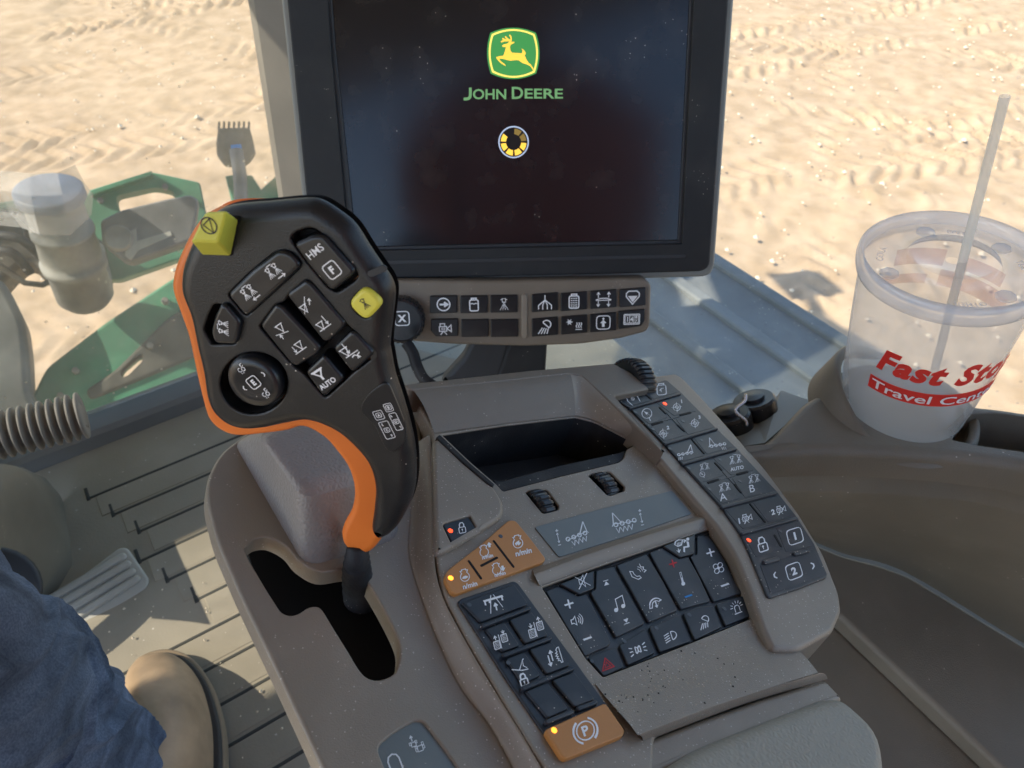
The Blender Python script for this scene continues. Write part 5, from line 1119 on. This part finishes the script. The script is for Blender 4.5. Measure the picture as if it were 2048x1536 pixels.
# side seam
# boot: dome over a sole outline on the floor
bf = HZ(FZ+.006); sole = [(262, 1330), (290, 1305), (335, 1296), (380, 1312), (418, 1360), (442, 1430), (450, 1500), (446, 1600), (420, 1760), (330, 1800), (262, 1700), (240, 1560), (236, 1430), (244, 1370)]
b = MB(); b.slab(bf, sole, .018, .016, M['sole2'], r=.004, sm=True); so_ = b.build('boot_sole', per)
b = MB(); b.slab(bf, [(262+6, 1330+4), (290, 1311), (335, 1303), (376, 1319), (412, 1364), (434, 1432), (441, 1500), (437, 1600), (412, 1755), (330, 1790), (268, 1695), (248, 1560), (244, 1430), (252, 1372)], .026, .010, M['sole'], r=.003, sm=True); b.build('boot_welt', per)
q = cr([bf.hit(*p, .024) for p in [(272, 1340), (295, 1318), (335, 1311), (370, 1326), (402, 1368), (422, 1434), (428, 1500), (424, 1600), (400, 1745), (330, 1780), (275, 1690), (256, 1560), (252, 1430), (260, 1376)]], 6)
cen = sum(q, V2(0, 0))/len(q); b = MB(); rows = []
toe_ = bf.hit(335, 1300, .024)
for k in range(13):
    t = k/12; f = math.cos(t*math.pi/2)**.8 if t < 1 else 0.02
    rows.append([])
    for p in q:
        c2 = cen; r_ = c2.lerp(p, max(f, .02)); dist = min(1, (r_-toe_).length/.20)
        hgt = .024+(.045+.055*dist)*math.sin(t*math.pi/2)+.002*noise.noise(Vector((r_.x*60, r_.y*60, 0)))
        rows[-1].append(bf.P(r_.x, r_.y, hgt))
b.grid(rows, M['tan'], closed=True, cap1=True); b.build('boot_upper', per, cn=False)
# torso in a red shirt, behind the camera (what the display reflects)
b = MB(); tpth = [rs(-.17, -.42, -.42), rs(-.17, -.44, -.25), rs(-.17, -.47, -.05), rs(-.17, -.48, .14), rs(-.17, -.48, .25), rs(-.17, -.48, .31)]
b.tube(tpth, [.22, .25, .30, .31, .20, .06], M['shirt'], 28, up=FW); b.build('shirt', per, cn=False)
b = MB(); hc = rs(-.17, -.44, .44)
b.grid([[hc+Vector((math.cos(i*math.pi/10)*math.sin(j*math.pi/10)*.075, math.sin(i*math.pi/10)*math.sin(j*math.pi/10)*.09, math.cos(j*math.pi/10)*.115)) for i in range(20)] for j in range(11)], mat('skin', (.45, .26, .18), .55), closed=True); b.build('head', per, cn=False)
# ------------------------------------------------------------------ machinery outside the windscreen
def facing(px, py, d): return Pl(at(px, py, d), -ray(px, py).normalized()+Vector((0, 0, .35)), RT*.6+Vector((.5, 0, 0)))
fr1 = thing('mounting_bracket', 'green steel bracket with a cut out window beyond the windscreen', 'bracket', at(300, 420, 2.1))
f1 = facing(300, 420, 2.1)
b = MB(); b.slab(f1, [(175, 385), (303, 343), (400, 364), (414, 432), (410, 500), (240, 560), (150, 560), (120, 470)], 0, .05, M['grn'], r=.006, holes=[dict(p=[(231, 391), (310, 373), (348, 382), (352, 400), (240, 426), (234, 410)], rd=.02)], rd=.01); b.build('bracket_plate', fr1)
b = MB(); b.slab(f1, [(178, 380), (303, 341), (305, 350), (180, 390)], .03, .05, M['grn'], r=.004); b.build('bracket_flange', fr1)
ar = thing('loader_beam', 'broad faded green beam running diagonally below the bracket', 'beam', at(250, 700, 1.9)); f2 = facing(220, 690, 1.9)
b = MB(); b.slab(f2, [(420, 520), (345, 556), (210, 645), (92, 735), (60, 800), (100, 840), (300, 800), (430, 740), (480, 600)], 0, .08, M['grn'], r=.01, holes=[dict(p=[(240, 738), (275, 708), (288, 706), (286, 722), (256, 752), (242, 756)], rd=.02)], rd=.02); b.build('arm_plate', ar)
b = MB(); b.slab(f2, [(330, 640), (430, 570), (450, 640), (420, 700), (280, 760), (180, 800), (170, 780), (230, 740)], .01, .05, M['dk'], r=.01, holes=[dict(p=[(240, 738), (275, 708), (288, 706), (286, 722), (256, 752), (242, 756)], rd=.02)], rd=.02); b.build('grimy_cover', ar)
g3 = thing('green_mount', 'small green forked mount below the scrubbing brush', 'mount', at(520, 380, 2.3)); f3 = facing(520, 380, 2.3)
b = MB(); b.slab(f3, [(450, 352), (468, 348), (504, 350), (522, 378), (562, 342), (640, 330), (640, 460), (470, 460), (462, 400)], 0, .05, M['grn'], r=.006); b.build('mount_plate', g3)
br = thing('scrub_brush', 'grey scrubbing brush with bristles and a blue sticker propped upright', 'brush', at(475, 330, 2.2)); f4 = facing(470, 300, 2.2)
b = MB(); b.slab(f4, [(436, 255), (499, 254), (505, 275), (511, 303), (500, 320), (484, 332), (448, 328), (433, 308), (432, 285)], 0, .03, M['brushb'], r=.006, rd=.006); b.build('brush_head', br)
b = MB()
for i in range(7): b.bar(f4, (438+i*10, 244), (437+i*10, 258), .006, -.005, .012, M['brushb'], r=.002)
b.build('bristles', br)
b = MB(); b.slab(f4, [(461, 290), (482, 288), (484, 298), (463, 301)], .002, .003, M['blue'], r=.0005, rd=.003); b.build('blue_sticker', br)
b = MB(); b.tube([f4.w(472, 300, .012), f4.w(480, 350, .015), f4.w(482, 400, .01), f4.w(500, 450, .0)], .02, M['steel'], 10); b.build('handle', br, cn=False)
hs_ = thing('filler_canister', 'weathered pale canister with round blue grey lid beyond the windscreen', 'canister', at(140, 520, 1.6)); c0 = at(96, 378, 1.62); ax = (at(160, 560, 1.80)-c0).normalized()
u = ax.cross(Vector((0, 0, 1))).normalized(); v = ax.cross(u)
def can(prof, m, n=40): bb = MB(); bb.grid([[c0+ax*z+(u*math.cos(k*2*math.pi/n)+v*math.sin(k*2*math.pi/n))*r_ for k in range(n)] for z, r_ in prof], m, closed=True, cap0=True, cap1=True, flip=False); return bb
can([(0, .064), (.003, .070), (.022, .071), (.024, .068)], mat('blue grey cap', (.13, .17, .26), .5, var=.15)).build('lid', hs_, cn=False)
can([(.022, .058), (.04, .060), (.10, .060), (.102, .066), (.112, .067), (.114, .061), (.17, .066), (.19, .064), (.192, .071), (.21, .071), (.213, .064), (.30, .064), (.32, .05)], M['steel2']).build('canister_body', hs_, cn=False)
bx2 = thing('equipment_box', 'weathered grey sheet metal box lying beside the canister', 'box', at(290, 470, 1.8)); f5 = facing(300, 460, 1.75)
b = MB(); b.slab(f5, [(200, 440), (240, 420), (330, 398), (380, 388), (398, 398), (386, 480), (262, 524), (248, 520), (204, 486)], 0, .05, M['steel'], r=.008, rd=.01); b.build('box_side', bx2)
b = MB(); b.slab(f5, [(250, 468), (272, 456), (274, 482), (340, 462), (345, 470), (276, 500), (262, 520), (250, 512)], .003, .003, M['lens'], r=.001); b.build('faded_decal', bx2)
b = MB(); cpx = f5.hit(236, 470); b.disc(Pl(f5.P(0, 0, .02), f5.n, f5.ex), (236, 474), 26, 0, .04, M['steel2'], r=.006); b.build('round_boss', bx2)
uc = thing('machine_casting', 'large grimy cast housing under the canister at the left edge', 'casting', at(60, 560, 1.95)); f6 = facing(80, 540, 1.95)
b = MB(); b.slab(f6, [(-200, 420), (0, 418), (60, 400), (150, 450), (210, 480), (225, 560), (200, 575), (150, 585), (125, 565), (100, 563), (60, 520), (25, 545), (-20, 600), (-200, 650)], -.02, .12, M['dk'], r=.02, rd=.02); b.build('casting_body', uc)
b = MB(); b.slab(f6, [(70, 490), (205, 480), (226, 565), (160, 586), (122, 566), (92, 562)], .02, .05, M['steel2'], r=.012, rd=.02); b.build('pale_cover', uc)
b = MB(); b.slab(f6, [(-200, 430), (0, 404), (40, 396), (45, 412), (-200, 470)], .01, .05, M['grn'], r=.008); b.build('green_edge', uc)
b = MB(); b.tube([f6.w(-40, 505, .03), f6.w(0, 532, .03), f6.w(50, 566, .02), f6.w(85, 570, .02), f6.w(105, 560, .0)], .008, M['dk'], 8); b.build('hose', uc, cn=False)
lo = thing('lower_housing', 'grey green housing at the left edge below the casting', 'housing', at(20, 700, 1.75)); f7 = facing(20, 680, 1.75)
b = MB(); b.slab(f7, [(-200, 560), (0, 552), (20, 580), (50, 640), (58, 700), (62, 790), (90, 830), (-200, 900)], 0, .12, M['steel'], r=.02, rd=.02); b.build('housing_shell', lo)
b = MB()
for x, y in ((20, 470), (70, 505), (175, 500), (190, 550), (120, 545)): b.disc(Pl(f6.P(0, 0, .04), f6.n, f6.ex), (x, y), 7, 0, .02, M['steel2'], r=.002, seg=6)
b.build('bolt_heads', uc)
for a_p, b_p in (((-40, 470), (90, 520)), ((-40, 500), (60, 545)), ((60, 450), (110, 540)), ((10, 430), (60, 480))):
    b = MB(); b.tube(cr([f6.w(*a_p, .05), f6.w((a_p[0]+b_p[0])/2+12, (a_p[1]+b_p[1])/2-18, .09), f6.w(*b_p, .04)], 8, False), .012, M['rub'], 8); b.build('hose', uc, cn=False)
for x, y in ((330, 372), (385, 400), (200, 400), (200, 520)):
    b = MB(); b.disc(f1, (x, y), 6, .012, .02, M['steel'], r=.002, seg=6); b.build('bolt', fr1)
for x, y in ((150, 740), (330, 600), (120, 790), (300, 690)):
    b = MB(); b.disc(f2, (x, y), 7, .02, .03, M['steel2'], r=.002, seg=6); b.build('bolt', ar)
# clear plastic film tied over the canister
fm = MB(); fp_ = [[at(-60, 345, 1.50), at(0, 341, 1.5), at(60, 347, 1.48), at(115, 346, 1.47), at(150, 330, 1.5)], [at(-60, 390, 1.55), at(0, 380, 1.5), at(62, 392, 1.46), at(125, 390, 1.46), at(168, 365, 1.5)], [at(-40, 420, 1.62), at(20, 425, 1.56), at(70, 430, 1.5), at(130, 430, 1.5), at(186, 388, 1.52)], [at(0, 450, 1.62), at(45, 455, 1.56), at(80, 470, 1.5), at(140, 470, 1.52), at(182, 430, 1.56)]]
fm.grid(fp_, M['film']); o = fm.build('plastic_film', cn=False, smooth=False); tag(o, 'creased clear plastic film wrapped over the canister lid', 'plastic film')
md = o.modifiers.new('solid', 'SOLIDIFY'); md.thickness = .001
# unseen panel added above the view to shade the walkway, holes leave sunlit patches
fb = thing('walkway_shade', 'unseen pierced green panel added above the view to shade the walkway', 'shade panel', rs(.2, 1.8, .3))
bp2 = HZ(.36)
def w2b(p):
    q = HZ(-.95).hit(*p); return (q.x-1.157, q.y+.512)
b = MB()
def hl(pts): return [w2b(p) for p in pts]
lights = [hl([(1355, 570), (1425, 535), (1460, 612), (1402, 645), (1388, 668)]), hl([(1412, 680), (1478, 622), (1496, 648), (1455, 694), (1396, 745)]), hl([(1040, 690), (1180, 620), (1300, 612), (1330, 690), (1310, 775), (1150, 800), (1020, 770)])]
_h = bp2.hit; bp2.hit = lambda x, y, h=0: V2(x, y)
b.slab(bp2, [(-.86, 1.10), (.62, 1.10), (.75, 1.5), (.72, 3.0), (-.86, 3.0)], 0, .02, M['grn'], r=.001, holes=[dict(p=l) for l in lights])
b.build('shade_panel', fb)
mr = thing('added_mirror', 'unseen mirror on an arm added above the view to shade the soil', 'mirror', rs(.85, 3.3, .36))  # out of view, added for the small shadow on the soil
b = MB(); b.slab(bp2, [(.72, 3.12), (1.0, 3.0), (1.06, 3.25), (.8, 3.4)], 0, .03, M['dk'], r=.002); b.build('mirror_housing', mr)
b = MB(); b.slab(bp2, [(.66, 2.9), (.72, 2.9), (.86, 3.12), (.8, 3.12)], -.002, .02, M['dk'], r=.002); b.build('mirror_arm', mr)
# black loop of cable behind the lever and stand
cb_ = thing('cable', 'black cable looping down behind the lever', 'cable', at(840, 720, .62)); b = MB()
b.tube(cr([at(812, 685, .64), at(825, 705, .64), at(835, 735, .64), at(850, 760, .64), at(880, 780, .64)], 6, False), .005, M['rub'], 10); b.build('cable_run', cb_, cn=False)

# dirt crumbs lying on the ledge under the keypads: uncountable
A_ = pxl([(1190, 1366), (1300, 1325), (1420, 1280), (1545, 1240)], Z1+.0005); B_ = pxl([(1275, 1470), (1390, 1425), (1500, 1388), (1636, 1345)], Z1+.005)
for nm, lb, mt_, n_, sz in (('dirt_crumbs', 'black dirt crumbs scattered on the ledge in front of the keypad', 'dk', 42, .0005), ('dust_grains', 'pale dust grains scattered on the ledge in front of the keypad', 'peb', 320, .0003)):
    db = MB()
    for i in range(n_):
        a = min(.98, abs(random.gauss(.2 if mt_ == 'dk' else .3, .25))); t = min(.95, abs(random.gauss(.35, .28))); k = int(a*39); p = A_[k].lerp(B_[k], t); z = Z1+.0005+.0045*(3*t*t-2*t**3)
        c = CON.P(p.x+random.uniform(-.003, .003), p.y, z); r_ = sz*random.uniform(.5, 1.3)
        q = [c+(CON.ex*math.cos(w_)+CON.ey*math.sin(w_))*r_*random.uniform(.6, 1.2) for w_ in (0, 1.3, 2.5, 3.8, 5)]; db.poly(q+[c+nC*r_], [(j, (j+1) % 5, 5) for j in range(5)], M[mt_])
    tag(db.build(nm, smooth=False), lb, 'dirt' if mt_ == 'dk' else 'dust', kind='stuff')
